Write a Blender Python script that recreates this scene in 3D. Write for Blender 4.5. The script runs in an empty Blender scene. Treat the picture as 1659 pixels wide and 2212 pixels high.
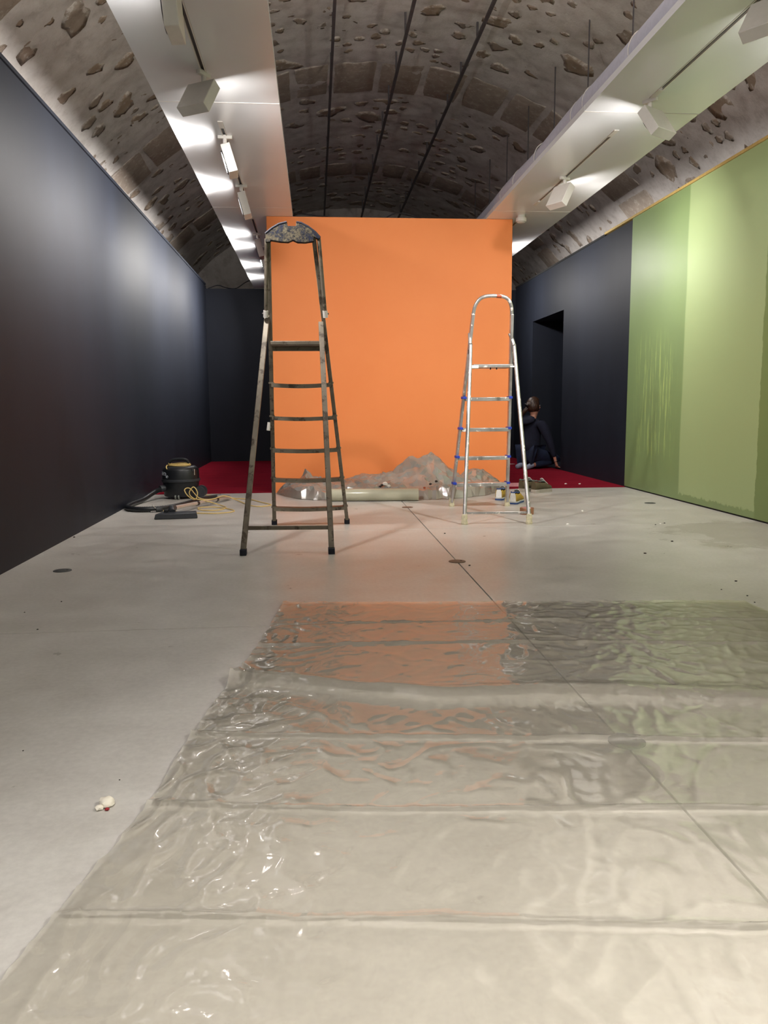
import bpy, bmesh, math, random
from math import sin, cos, pi, radians as rad, sqrt
from mathutils import Vector, Matrix, noise
random.seed(7)
D = bpy.data; SC = bpy.context.scene; COL = SC.collection

# ------------------------------------------------------------------ camera
cam_d = D.cameras.new('camera'); cam = D.objects.new('camera', cam_d); COL.objects.link(cam)
YAW, PITCH, ROLL, FPX, CAMH = rad(4.8436), rad(-7.5627), rad(-0.4124), 1725.62, 0.8
fw = Vector((sin(YAW)*cos(PITCH), cos(YAW)*cos(PITCH), sin(PITCH)))
rt0 = Vector((cos(YAW), -sin(YAW), 0)); up0 = rt0.cross(fw)
rt = rt0*cos(ROLL) + up0*sin(ROLL); up = up0*cos(ROLL) - rt0*sin(ROLL)
M = Matrix.Identity(4)
for i in range(3):
    M[i][0] = rt[i]; M[i][1] = up[i]; M[i][2] = -fw[i]
M[2][3] = CAMH
cam.matrix_world = M
cam_d.sensor_fit = 'VERTICAL'; cam_d.sensor_height = 36.0; cam_d.lens = FPX/2212*36.0
cam_d.clip_start = 0.02
SC.camera = cam
# ------------------------------------------------------------------ world, exposure
w = D.worlds.new('world'); SC.world = w; w.use_nodes = True
w.node_tree.nodes['Background'].inputs[0].default_value = (0.9, 0.95, 1, 1)
w.node_tree.nodes['Background'].inputs[1].default_value = 0.0
SC.view_settings.view_transform = 'Standard'; SC.view_settings.look = 'None'
SC.view_settings.gamma = 1.0; SC.view_settings.use_curve_mapping = False
SC.view_settings.exposure = 0.55
LAMP = 115.0            # radiance of every track spotlight's lens
BEAM = 13.5             # watts in every track spotlight's beam

# ------------------------------------------------------------------ dimensions (metres)
XL, XR = -1.537, 2.995          # faces of the two side walls
HL, HR, HP = 2.535, 2.52, 2.494 # wall heights, underside of the ceiling panels
Y0, YB, YE = -4.0, 11.94, 14.4  # wall behind the viewpoint, back wall, end of the vault
VX, VZ, VR = 0.73, 0.4, 3.8     # vault axis and radius
YO, OX0, OX1 = 7.508, -0.4035, 1.843   # orange wall

# ------------------------------------------------------------------ materials
MATS = {}
def srgb(r, g, b):
    f = lambda c: ((c/255+0.055)/1.055)**2.4 if c/255 > 0.04045 else c/255/12.92
    return (f(r), f(g), f(b), 1)
class N:
    def __init__(s, name):
        s.m = D.materials.new(name); s.m.use_nodes = True; MATS[name] = s.m
        s.t = s.m.node_tree; s.n = s.t.nodes; s.l = s.t.links
        s.p = s.n['Principled BSDF']; s.out = s.n['Material Output']
    def add(s, typ, **kw):
        x = s.n.new(typ)
        for k, v in kw.items():
            if hasattr(x, k): setattr(x, k, v)
        return x
    def set(s, **kw):
        for k, v in kw.items(): s.p.inputs[k.replace('_', ' ')].default_value = v
    def link(s, a, b): s.l.new(a, b)
    def coord(s, kind='Object', scale=None):
        c = s.n.new('ShaderNodeTexCoord'); o = c.outputs[kind]
        if scale:
            mp = s.n.new('ShaderNodeMapping'); mp.inputs['Scale'].default_value = scale
            s.l.new(o, mp.inputs[0]); o = mp.outputs[0]
        return o
    def noise(s, vec, scale, detail=4, rough=0.6, dist=0.0):
        x = s.n.new('ShaderNodeTexNoise'); x.inputs['Scale'].default_value = scale
        x.inputs['Detail'].default_value = detail; x.inputs['Roughness'].default_value = rough
        x.inputs['Distortion'].default_value = dist
        s.l.new(vec, x.inputs['Vector']); return x.outputs['Fac']
    def ramp(s, fac, stops):
        r = s.n.new('ShaderNodeValToRGB'); e = r.color_ramp.elements
        while len(e) < len(stops): e.new(0.5)
        for i, (p, c) in enumerate(stops):
            e[i].position = p; e[i].color = c if len(c) == 4 else (*c, 1)
        s.l.new(fac, r.inputs[0]); return r.outputs[0]
    def mix(s, fac, a, b, blend='MIX'):
        x = s.n.new('ShaderNodeMix'); x.data_type = 'RGBA'; x.blend_type = blend
        for sock, v in ((x.inputs[0], fac), (x.inputs[6], a), (x.inputs[7], b)):
            if hasattr(v, 'links'): s.l.new(v, sock)
            else: sock.default_value = v
        return x.outputs[2]
    def math(s, op, a, b=None, clamp=False):
        x = s.n.new('ShaderNodeMath'); x.operation = op; x.use_clamp = clamp
        for i, v in enumerate((a, b)):
            if v is None: continue
            if hasattr(v, 'links'): s.l.new(v, x.inputs[i])
            else: x.inputs[i].default_value = v
        return x.outputs[0]
    def step(s, v, lo, hi):
        x = s.n.new('ShaderNodeMapRange'); x.interpolation_type = 'SMOOTHSTEP'
        s.l.new(v, x.inputs[0]); x.inputs[1].default_value = lo; x.inputs[2].default_value = hi
        return x.outputs[0]
    def base(s, c): s.l.new(c, s.p.inputs['Base Color'])
    def bump(s, h, strength, dist=0.01):
        b = s.n.new('ShaderNodeBump'); b.inputs['Strength'].default_value = strength
        b.inputs['Distance'].default_value = dist; s.l.new(h, b.inputs['Height'])
        s.l.new(b.outputs[0], s.p.inputs['Normal'])
    def sep(s, vec):
        x = s.n.new('ShaderNodeSeparateXYZ'); s.l.new(vec, x.inputs[0]); return x.outputs
BW = lambda v: (v, v, v, 1)
def simple(name, col, rough=0.5, metal=0.0, spec=0.5, var=0.12, scale=30, bump=0.0):
    a = N(name); a.set(Roughness=rough, Metallic=metal); a.p.inputs['Specular IOR Level'].default_value = spec
    v = a.coord(); f = a.noise(v, scale, 3)
    c2 = tuple(x*(1-var) for x in col[:3])+(1,); c3 = tuple(min(1, x*(1+var)) for x in col[:3])+(1,)
    a.base(a.ramp(f, [(0.3, c2), (0.7, c3)]))
    if bump: a.bump(f, bump, 0.003)
    return a.m
# concrete floor
a = N('concrete'); v = a.coord()
f1 = a.noise(v, 0.9, 6, 0.62); f2 = a.noise(v, 5.5, 6, 0.65); f3 = a.noise(v, 60, 3, 0.6)
c = a.ramp(f1, [(0.3, srgb(180, 175, 169)), (0.55, srgb(202, 198, 192)), (0.75, srgb(214, 211, 206))])
c = a.mix(0.35, c, a.ramp(f2, [(0.3, srgb(168, 162, 154)), (0.7, srgb(218, 215, 210))]))
c = a.mix(0.10, c, a.ramp(f3, [(0.35, srgb(110, 104, 96)), (0.65, srgb(215, 210, 200))]))
xyz = a.sep(v)                      # damp patch drying on the floor beside the green wall
edge = a.noise(a.coord('Object', (3, 3, 1)), 1.2, 6, 0.7)
q = a.math('ADD', a.math('MULTIPLY', xyz[1], 1.0), a.math('MULTIPLY', edge, 1.2))
q2 = a.math('ADD', xyz[0], a.math('MULTIPLY', edge, 1.6))
pt = a.math('MULTIPLY', a.math('MULTIPLY', a.step(q, 4.80, 4.86), a.step(a.math('MULTIPLY', q, -1), -5.72, -5.66)), a.step(q2, 3.02, 3.08))
c = a.mix(a.math('MULTIPLY', pt, 0.3), c, srgb(118, 108, 92)); a.base(c)
rr = a.ramp(f2, [(0.3, BW(0.27)), (0.7, BW(0.40))]); a.link(rr, a.p.inputs['Roughness'])
a.bump(f3, 0.03, 0.002)
simple('seam_filler', srgb(38, 31, 26), 0.9)
# dark paint
a = N('dark_paint'); v = a.coord()
f = a.noise(v, 110, 3); g = a.noise(a.coord('Object', (1, 2.5, 0.7)), 1.3, 3)
a.base(a.ramp(g, [(0.3, srgb(27, 30, 39)), (0.7, srgb(31, 35, 45))])); a.set(Roughness=0.55); a.p.inputs['Specular IOR Level'].default_value = 0.22
a.bump(f, 0.12, 0.002)
# orange paint
a = N('orange_paint'); v = a.coord(); f = a.noise(v, 1.1, 4); g = a.noise(v, 120, 3)
a.base(a.ramp(f, [(0.3, srgb(242, 140, 78)), (0.7, srgb(245, 146, 84))])); a.set(Roughness=0.55); a.p.inputs['Specular IOR Level'].default_value = 0.3
a.bump(g, 0.08, 0.002)
# green paint, rolled on in overlapping areas: coordinates are metres along (Y) and up (Z) the wall
a = N('green_paint'); v = a.coord(); X = a.sep(v); y, z = X[1], X[2]
wob = a.noise(v, 2.2, 5, 0.6); fine = a.noise(v, 14, 5, 0.7)
off = a.math('ADD', a.math('MULTIPLY', wob, 0.10), a.math('MULTIPLY', fine, 0.035))
yy = a.math('ADD', y, off)
zz = a.math('ADD', z, a.math('MULTIPLY', fine, 0.10))
old = srgb(120, 140, 98); fresh = srgb(156, 174, 124); streakc = srgb(164, 186, 114); deep = srgb(118, 138, 86)
c = a.mix(a.noise(v, 1.5, 4), old, srgb(131, 153, 98))
m_new = a.math('MULTIPLY', a.step(a.math('MULTIPLY', a.math('ADD', y, a.math('MULTIPLY', a.noise(v, 1.0, 2), 0.06)), -1), -6.42, -6.39), a.math('MULTIPLY', a.step(yy, 5.275, 5.285), a.step(zz, 0.105, 0.12)))
c = a.mix(m_new, c, fresh)
m_deep = a.step(a.math('MULTIPLY', yy, -1), -5.285, -5.275)
c = a.mix(m_deep, c, deep)
st = a.noise(a.coord('Object', (1, 26, 1.5)), 1.0, 5, 0.7); st2 = a.noise(a.coord('Object', (1, 2.2, 1.6)), 1.6, 3)
m_st = a.math('MULTIPLY', a.step(st, 0.50, 0.66), a.math('MULTIPLY', a.step(y, 6.45, 6.6), a.step(a.math('MULTIPLY', y, -1), -7.42, -7.25)))
zs = a.math('ADD', z, a.math('MULTIPLY', st, 0.9))
m_st = a.math('MULTIPLY', m_st, a.math('MULTIPLY', a.step(zs, 0.78, 0.95), a.step(a.math('MULTIPLY', zs, -1), -2.02, -1.75)))
c = a.mix(a.math('MULTIPLY', m_st, a.step(st2, 0.3, 0.5)), c, streakc)
a.base(c); a.set(Roughness=0.42); a.p.inputs['Specular IOR Level'].default_value = 0.4; a.bump(a.noise(v, 120, 3), 0.1, 0.002)
# vault lime mortar and stones
a = N('lime_mortar'); v = a.coord(); f = a.noise(v, 1.3, 5, 0.6); g = a.noise(v, 7, 6, 0.7); k = a.noise(v, 70, 4, 0.7)
c = a.ramp(f, [(0.3, srgb(184, 176, 171)), (0.6, srgb(206, 200, 196)), (0.8, srgb(219, 215, 212))])
c = a.mix(0.55, c, a.ramp(g, [(0.30, srgb(154, 144, 137)), (0.50, srgb(202, 195, 190)), (0.75, srgb(222, 217, 214))]))
a.base(c); a.set(Roughness=0.95); a.p.inputs['Specular IOR Level'].default_value = 0.1; a.bump(a.mix(0.5, g, k), 0.5, 0.012)
def stone_mat(name, stops, wash):
    a = N(name); v = a.coord('Generated'); o = a.add('ShaderNodeObjectInfo')
    geo = a.add('ShaderNodeNewGeometry'); pos = geo.outputs['Position']
    g = a.noise(pos, 9, 6, 0.7); h = a.noise(pos, 1.7, 2)
    sel = a.math('ADD', a.math('MULTIPLY', o.outputs['Random'], 0.6), a.math('MULTIPLY', h, 0.4))
    c = a.ramp(sel, stops)
    c = a.mix(0.45, c, a.ramp(g, [(0.3, srgb(112, 100, 90)), (0.7, srgb(176, 162, 148))]))
    at = a.add('ShaderNodeAttribute'); at.attribute_name = 'edge'
    w = a.math('MULTIPLY', a.step(a.math('ADD', a.noise(pos, 13, 6, 0.78), a.math('MULTIPLY', at.outputs['Fac'], 0.16)), 0.57, 0.72), wash)   # old limewash left on the stone
    a.base(a.mix(w, c, srgb(200, 191, 182))); a.set(Roughness=0.95); a.p.inputs['Specular IOR Level'].default_value = 0.1
    a.bump(a.noise(pos, 30, 5, 0.7), 0.35, 0.01)
stone_mat('rubble_stone', [(0.1, srgb(138, 126, 118)), (0.4, srgb(152, 137, 124)), (0.6, srgb(160, 138, 116)), (0.85, srgb(142, 122, 110))], 0.85)
stone_mat('ashlar_stone', [(0.1, srgb(174, 162, 150)), (0.5, srgb(182, 169, 157)), (0.9, srgb(166, 149, 137))], 0.75)
# fittings
simple('panel_white', srgb(226, 226, 228), 0.26, var=0.02, scale=2)
a = MATS['panel_white'].node_tree.nodes['Principled BSDF']; a.inputs['Specular IOR Level'].default_value = 0.65
simple('fitting_white', srgb(214, 208, 202), 0.45, var=0.03)
simple('track_black', srgb(28, 28, 34), 0.4)
simple('rod_steel', srgb(86, 80, 82), 0.6, 0.1)
simple('duct_fabric', srgb(188, 188, 202), 0.55, var=0.06)
simple('black_plastic', srgb(26, 28, 32), 0.38, var=0.15)
simple('dark_grey_plastic', srgb(50, 52, 57), 0.45, var=0.1)
simple('grey_rubber', srgb(120, 122, 116), 0.6)
simple('chrome', srgb(196, 190, 184), 0.25, 0.45, var=0.03)
simple('yellow_cord', srgb(224, 194, 122), 0.5, var=0.05)
simple('logo_white', srgb(190, 195, 205), 0.5)
simple('tape_yellow', srgb(186, 158, 92), 0.6)
simple('gap_black', srgb(12, 12, 12), 0.9)
simple('brown_tape', srgb(150, 104, 74), 0.45)
simple('disc_metal', srgb(92, 92, 92), 0.5, 0.5)
simple('disc_rusty', srgb(118, 98, 84), 0.55, 0.2)
simple('plaster_crumb', srgb(236, 228, 212), 0.9, bump=0.5)
simple('red_paint', srgb(150, 40, 46), 0.6)
simple('dirt', srgb(52, 46, 42), 0.9)
simple('paper', srgb(222, 160, 168), 0.8)
simple('white_paper', srgb(225, 215, 212), 0.8)
# carpet
a = N('red_carpet'); v = a.coord(); f = a.noise(v, 220, 3, 0.7); g = a.noise(a.coord('Object', (1, 3, 1)), 2.2, 5, 0.65)
c = a.mix(0.5, a.ramp(f, [(0.3, srgb(112, 16, 32)), (0.7, srgb(156, 32, 50))]), a.ramp(g, [(0.3, srgb(116, 18, 36)), (0.7, srgb(150, 30, 48))]))
a.base(c); a.set(Roughness=1.0); a.p.inputs['Specular IOR Level'].default_value = 0.05; a.bump(f, 0.8, 0.006)
# ladders
a = N('spattered_grey_metal'); v = a.coord(); f = a.noise(v, 13, 5, 0.7); g = a.noise(v, 34, 4, 0.7); h = a.noise(v, 6, 4, 0.6)
c = a.ramp(h, [(0.3, srgb(98, 89, 77)), (0.6, srgb(126, 116, 102)), (0.8, srgb(144, 135, 120))])
c = a.mix(a.step(f, 0.53, 0.62), c, srgb(74, 64, 54)); c = a.mix(a.step(g, 0.66, 0.70), c, srgb(38, 32, 28))
a.base(c); a.set(Roughness=0.5, Metallic=0.25); a.bump(g, 0.2, 0.002)
a = N('spattered_blue_cap'); v = a.coord(); f = a.noise(v, 34, 7, 0.8, 0.3); g = a.noise(v, 60, 4, 0.75)
c = a.ramp(f, [(0.38, srgb(10, 14, 48)), (0.45, srgb(30, 32, 38)), (0.52, srgb(62, 56, 46)), (0.64, srgb(92, 85, 68))])
c = a.mix(a.step(g, 0.55, 0.62), c, srgb(22, 22, 26)); a.base(c); a.set(Roughness=0.75); a.p.inputs['Specular IOR Level'].default_value = 0.2
a = N('spattered_aluminium'); v = a.coord(); f = a.noise(v, 24, 5, 0.65); g = a.noise(v, 48, 3, 0.6)
c = a.ramp(a.noise(v, 9, 3), [(0.3, srgb(172, 168, 166)), (0.7, srgb(206, 204, 204))])
wsp = a.step(f, 0.60, 0.63); c = a.mix(wsp, c, srgb(240, 234, 226)); c = a.mix(a.step(g, 0.71, 0.73), c, srgb(120, 70, 48)); a.base(c)
mt = a.math('SUBTRACT', 0.75, a.math('MULTIPLY', wsp, 0.75)); a.link(mt, a.p.inputs['Metallic']); a.set(Roughness=0.36)
simple('blue_clip', srgb(34, 62, 176), 0.5); simple('navy_foot', srgb(16, 18, 34), 0.7)
simple('taped_foot', srgb(222, 212, 180), 0.8, var=0.2, scale=60, bump=0.6)
simple('dark_band', srgb(48, 48, 52), 0.6); simple('white_paint', srgb(240, 236, 228), 0.6)
simple('rust_paint', srgb(164, 74, 40), 0.6)
# plastic film
def film_mat(name, milk, tint, rough, spec, crinkle=0.12):
    a = N(name); n = a.n; n.remove(a.p)
    tr = n.new('ShaderNodeBsdfTransparent'); tr.inputs[0].default_value = (0.98, 0.97, 0.94, 1)
    df = n.new('ShaderNodeBsdfDiffuse'); df.inputs[0].default_value = tint
    tl = n.new('ShaderNodeBsdfTranslucent'); tl.inputs[0].default_value = tint
    gl = n.new('ShaderNodeBsdfGlossy'); gl.inputs['Roughness'].default_value = rough
    md = n.new('ShaderNodeMixShader'); md.inputs[0].default_value = 0.22; a.link(df.outputs[0], md.inputs[1]); a.link(tl.outputs[0], md.inputs[2])
    m1 = n.new('ShaderNodeMixShader'); m1.inputs[0].default_value = milk; a.link(tr.outputs[0], m1.inputs[1]); a.link(md.outputs[0], m1.inputs[2])
    lw = n.new('ShaderNodeFresnel'); lw.inputs[0].default_value = spec
    m2 = n.new('ShaderNodeMixShader'); a.link(lw.outputs[0], m2.inputs[0]); a.link(m1.outputs[0], m2.inputs[1]); a.link(gl.outputs[0], m2.inputs[2])
    a.link(m2.outputs[0], a.out.inputs[0])
    v = a.coord(); b = n.new('ShaderNodeBump'); b.inputs['Strength'].default_value = crinkle; b.inputs['Distance'].default_value = 0.003
    a.link(a.noise(v, 26, 4, 0.55, 0.6), b.inputs['Height'])
    for s in (gl, lw): a.link(b.outputs[0], s.inputs['Normal'])
film_mat('floor_film', 0.30, srgb(238, 231, 214), 0.055, 1.78)
film_mat('heap_film', 0.36, srgb(234, 234, 226), 0.08, 2.1, 0.9)
simple('film_roll', srgb(186, 182, 160), 0.22, var=0.06, scale=8)
# person
simple('skin', srgb(206, 146, 122), 0.5, var=0.05); simple('navy_hoodie', srgb(22, 25, 44), 0.9, var=0.25, bump=0.4)
simple('jeans', srgb(30, 41, 68), 0.9, var=0.25, scale=14); simple('sock_grey', srgb(150, 156, 178), 0.95)
a = N('brown_hair'); v = a.coord('Object', (60, 60, 9)); f = a.noise(v, 1.6, 4, 0.6)
a.base(a.ramp(f, [(0.3, srgb(34, 22, 16)), (0.6, srgb(74, 50, 36)), (0.8, srgb(120, 88, 62))])); a.set(Roughness=0.4); a.bump(f, 0.6, 0.004)
simple('silver', srgb(220, 215, 210), 0.2, 1.0); simple('clip_black', srgb(14, 14, 16), 0.3)
# shoes
simple('sneaker_mustard', srgb(178, 146, 56), 0.8); simple('sneaker_white', srgb(232, 230, 226), 0.7)
simple('sneaker_blue', srgb(54, 78, 128), 0.7); simple('sole_grey', srgb(186, 186, 182), 0.7)
simple('olive_suede', srgb(84, 74, 52), 0.9, bump=0.3); simple('lining_grey', srgb(92, 104, 98), 0.9); simple('sole_stone', srgb(164, 156, 144), 0.8)
# lens
a = N('lamp_lens'); a.set(Roughness=0.3); a.p.inputs['Base Color'].default_value = (1, 1, 1, 1)
a.p.inputs['Emission Color'].default_value = (1.0, 0.965, 0.925, 1); a.p.inputs['Emission Strength'].default_value = LAMP

# ------------------------------------------------------------------ mesh helpers
def cat(pts, n=6, closed=False):
    P = [Vector(p) for p in pts]; out = []
    m = len(P)
    rng = range(m) if closed else range(m-1)
    for i in rng:
        p0 = P[(i-1) % m] if closed or i > 0 else P[0]*2-P[1]
        p1, p2 = P[i], P[(i+1) % m]
        p3 = P[(i+2) % m] if closed or i+2 < m else P[-1]*2-P[-2]
        for j in range(n):
            t = j/n
            out.append(0.5*((2*p1)+(p2-p0)*t+(2*p0-5*p1+4*p2-p3)*t*t+(3*p1-p0-3*p2+p3)*t**3))
    if not closed: out.append(P[-1])
    return out
class MB:
    def __init__(s): s.bm = bmesh.new()
    def box(s, x0, x1, y0, y1, z0, z1):
        return s.hexa([(x0,y0,z0),(x1,y0,z0),(x1,y1,z0),(x0,y1,z0),(x0,y0,z1),(x1,y0,z1),(x1,y1,z1),(x0,y1,z1)])
    def hexa(s, c):
        v = [s.bm.verts.new(p) for p in c]
        for f in ((3,2,1,0),(4,5,6,7),(0,1,5,4),(1,2,6,5),(2,3,7,6),(3,0,4,7)): s.bm.faces.new([v[i] for i in f])
        return s
    def bar(s, p0, p1, wx, wy, side=(1,0,0)):
        p0, p1 = Vector(p0), Vector(p1); d = (p1-p0).normalized()
        u = Vector(side); u = (u-d*u.dot(d)).normalized(); n = d.cross(u)
        c = []
        for p in (p0, p1):
            for a, b in ((-1,-1),(1,-1),(1,1),(-1,1)): c.append(p+u*(a*wx/2)+n*(b*wy/2))
        return s.hexa(c)
    def tube(s, pts, r, seg=10, closed=False, flat=1.0):
        P = [Vector(p) for p in pts]; m = len(P); rings = []
        prev = None
        for i, p in enumerate(P):
            if closed: d = P[(i+1) % m]-P[i-1]
            else: d = P[min(i+1, m-1)]-P[max(i-1, 0)]
            d = d.normalized() if d.length > 1e-9 else Vector((0,0,1))
            if prev is None:
                u = Vector((0,0,1)) if abs(d.z) < 0.9 else Vector((1,0,0))
            else: u = prev
            u = (u-d*u.dot(d)).normalized(); prev = u; n = d.cross(u)
            rr = r[i] if isinstance(r, (list, tuple)) else r
            rings.append([s.bm.verts.new(p+u*(cos(2*pi*k/seg)*rr*flat)+n*(sin(2*pi*k/seg)*rr)) for k in range(seg)])
        for i in range(m if closed else m-1):
            A, B = rings[i], rings[(i+1) % m]
            for k in range(seg): s.bm.faces.new((A[k], A[(k+1) % seg], B[(k+1) % seg], B[k]))
        if not closed:
            s.bm.faces.new(rings[0][::-1]); s.bm.faces.new(rings[-1])
        return s
    def lathe(s, prof, c=(0,0,0), seg=32, cap=True):
        c = Vector(c); rings = []
        for r, z in prof: rings.append([s.bm.verts.new(c+Vector((cos(2*pi*k/seg)*r, sin(2*pi*k/seg)*r, z))) for k in range(seg)])
        for A, B in zip(rings, rings[1:]):
            for k in range(seg): s.bm.faces.new((A[k], A[(k+1) % seg], B[(k+1) % seg], B[k]))
        if cap: s.bm.faces.new(rings[0][::-1]); s.bm.faces.new(rings[-1])
        return s
    def poly(s, outline, d):
        # prism: outline (list of 3D points) pushed along vector d
        d = Vector(d); A = [s.bm.verts.new(p) for p in outline]; B = [s.bm.verts.new(Vector(p)+d) for p in outline]
        m = len(A); s.bm.faces.new(A[::-1]); s.bm.faces.new(B)
        for i in range(m): s.bm.faces.new((A[i], A[(i+1) % m], B[(i+1) % m], B[i]))
        return s
    def grid(s, nu, nv, fn, smooth=True):
        V = [[s.bm.verts.new(fn(i/nu, j/nv)) for j in range(nv+1)] for i in range(nu+1)]
        for i in range(nu):
            for j in range(nv): s.bm.faces.new((V[i][j], V[i+1][j], V[i+1][j+1], V[i][j+1]))
        return s
    def xf(s, m): bmesh.ops.transform(s.bm, matrix=m, verts=s.bm.verts); return s
    def mesh(s, name, mat, angle=35, fix=True):
        if fix: bmesh.ops.recalc_face_normals(s.bm, faces=s.bm.faces)
        me = D.meshes.new(name); s.bm.to_mesh(me); s.bm.free()
        if isinstance(mat, str): me.materials.append(MATS[mat])
        for p in me.polygons: p.use_smooth = True
        me.set_sharp_from_angle(angle=rad(angle)); return me
    def build(s, name, mat, parent=None, bevel=0.0, angle=35, fix=True):
        if parent is not None and not parent.get('_local'):
            t = Vector(parent.get('_o', (0,0,0)))
            bmesh.ops.translate(s.bm, vec=-t, verts=s.bm.verts)
        o = D.objects.new(name, s.mesh(name, mat, angle, fix)); COL.objects.link(o)
        if parent is not None:
            o.parent = parent
            if parent.get('_local'): o['_local'] = 1
            else: o['_o'] = tuple(parent.get('_o', (0,0,0)))
        if bevel:
            b = o.modifiers.new('bevel', 'BEVEL'); b.width = bevel; b.segments = 2; b.limit_method = 'ANGLE'; b.angle_limit = rad(40)
        return o
def thing(name, label, cat_, loc=(0,0,0), rz=0.0, group=None, local=False):
    o = D.objects.new(name, None); COL.objects.link(o); o.location = loc; o.rotation_euler = (0,0,rz)
    o.empty_display_size = 0.05; o['label'] = label; o['category'] = cat_
    if group: o['group'] = group
    if local: o['_local'] = 1
    else: o['_o'] = tuple(loc)
    return o
def tag(o, label, cat_, group=None):
    o['label'] = label; o['category'] = cat_
    if group: o['group'] = group
    return o
def struct(o, label=None, cat_=None):
    o['kind'] = 'structure'
    if label: o['label'] = label
    if cat_: o['category'] = cat_
    return o
def copy_tree(o, parent=None):
    c = o.copy(); COL.objects.link(c); c.parent = parent
    for ch in list(o.children): copy_tree(ch, c)
    return c

# ------------------------------------------------------------------ floor: concrete slabs with recessed joints
fl = struct(MB().box(XL-0.8, XR+1.4, Y0, YE, -0.06, -0.018).build('floor', 'seam_filler'), 'grey polished concrete floor laid in large slabs with dark joints', 'floor')
XS = 0.7175; g = 0.0028
rows = [Y0, -1.597, 0.646, 2.889, 5.132, 7.516]
for i in range(len(rows)-1):
    for xa, xb in ((XL-0.05, XS), (XS, XR+0.05)):
        MB().box(xa+g, xb-g, rows[i]+g, rows[i+1]-g, -0.0178, 0.0).build('slab', 'concrete', fl, bevel=0.0015)
# red carpet with a notch around the orange wall
cb = MB()
for x0, x1, y0, y1 in ((XL+0.003, OX0-0.002, 7.522, YB-0.003), (OX0-0.002, OX1+0.002, YO+0.36, YB-0.003), (OX1+0.002, XR, 7.522, YB-0.003)):
    cb.box(x0, x1, y0, y1, -0.018, 0.006)
tag(cb.build('carpet', 'red_carpet'), 'red carpet laid over the floor behind the orange wall', 'carpet')

# ------------------------------------------------------------------ walls
struct(MB().box(XL-0.1, XL, Y0, YB+0.1, 0, HL).build('wall_left', 'dark_paint'), 'matt charcoal painted wall beside the vacuum cleaner', 'wall')
struct(MB().box(XL-0.1, XL+0.012, Y0, YB, HL, HL+0.022).build('trim_1', 'dark_paint'), 'dark strip along the top edge of the long charcoal wall', 'trim')
struct(MB().box(XL, XR+0.1, YB, YB+0.1, 0, 2.485).build('wall_back', 'dark_paint'), 'charcoal wall closing the room behind the red carpet', 'wall')
struct(MB().box(OX0, OX1, YO, YO+0.35, 0, HP-0.001).build('wall_centre', 'orange_paint', bevel=0.002), 'bright orange freestanding wall in the middle of the room', 'wall')
struct(MB().box(XR, XR+0.1, Y0, 7.54, 0.012, HR).build('wall_right', 'green_paint'), 'wall half rolled with two tones of green paint', 'wall')
struct(MB().box(XR+0.004, XR+0.1, Y0, 7.54, 0.0, 0.012).build('shadow_gap_right', 'gap_black'), 'thin black shadow gap under the green wall', 'shadow_gap')  # black strip filling the gap, its shade put into the colour
b = MB(); D1, D2, HD = 9.597, 10.974, 1.929
b.box(XR, XR+0.1, 7.54, D1, 0, HR-0.012).box(XR, XR+0.1, D2, YB, 0, HR-0.012).box(XR, XR+0.1, D1, D2, HD, HR-0.012)
b.box(XR+0.1, 4.25, D1-0.08, D1, 0, HD+0.1).box(XR+0.1, 4.25, D2, D2+0.08, 0, HD+0.1).box(XR+0.1, 4.25, D1, D2, HD, HD+0.1).box(4.2, 4.28, D1-0.08, D2+0.08, 0, HD+0.1)
b.box(XR, 4.2, D1, D2, -.017, .005)
struct(b.build('wall_right', 'dark_paint'), 'charcoal wall with a tall dark doorway beside the kneeling person', 'wall')
struct(MB().box(XR-0.012, XR+0.1, Y0, 8.25, HR, HR+0.02).build('trim_2', 'tape_yellow'), 'yellowish strip along the top edge of the green wall', 'trim')
struct(MB().box(XR-0.008, XR+0.1, 8.25, YB, HR-0.012, HR+0.008).build('trim_3', 'gap_black'), 'black strip along the top edge of the charcoal wall with the doorway', 'trim')
struct(MB().box(XL-1.6, XR+1.6, Y0-0.1, Y0, 0, 4.4).build('wall_rear', 'panel_white'), 'white wall closing the empty end of the room', 'wall')
# ------------------------------------------------------------------ stone vault
def vp(s, y, r=0.0):
    f = s/VR; return Vector((VX+(VR-r)*sin(f), y, VZ+(VR-r)*cos(f)))
ribs = ((1.3, 2.1), (4.75, 5.5), (8.42, 9.24), (11.75, 12.4))
SMAX = 1.5*VR
ys = [Y0+k*0.35 for k in range(18)]
yv = 2.2
while yv < YE: ys.append(yv); yv += 0.042
ys.append(YE)
ns = 270
vb = MB(); rowsv = []
for yv in ys:
    r_ = []
    for i in range(ns+1):
        s = -SMAX+2*SMAX*i/ns
        q = Vector((s, yv, 0))
        d = noise.noise(q*2.1)*0.020+noise.noise(q*6.5+Vector((3,1,7)))*0.012+noise.noise(q*15+Vector((9,4,2)))*0.006
        r_.append(vb.bm.verts.new(vp(s, yv, d)))
    rowsv.append(r_)
for A, B in zip(rowsv, rowsv[1:]):
    for i in range(ns): vb.bm.faces.new((A[i], B[i], B[i+1], A[i+1]))
ceil = struct(vb.build('ceiling', 'lime_mortar', angle=180, fix=False), 'old barrel vault of rubble stone set in pale lime mortar', 'ceiling')
struct(MB().box(VX-VR-0.1, VX+VR+0.1, YE, YE+0.1, 0, VZ+VR+0.1).build('wall_end', 'lime_mortar'), 'pale plastered end wall under the stone vault', 'wall')
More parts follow.
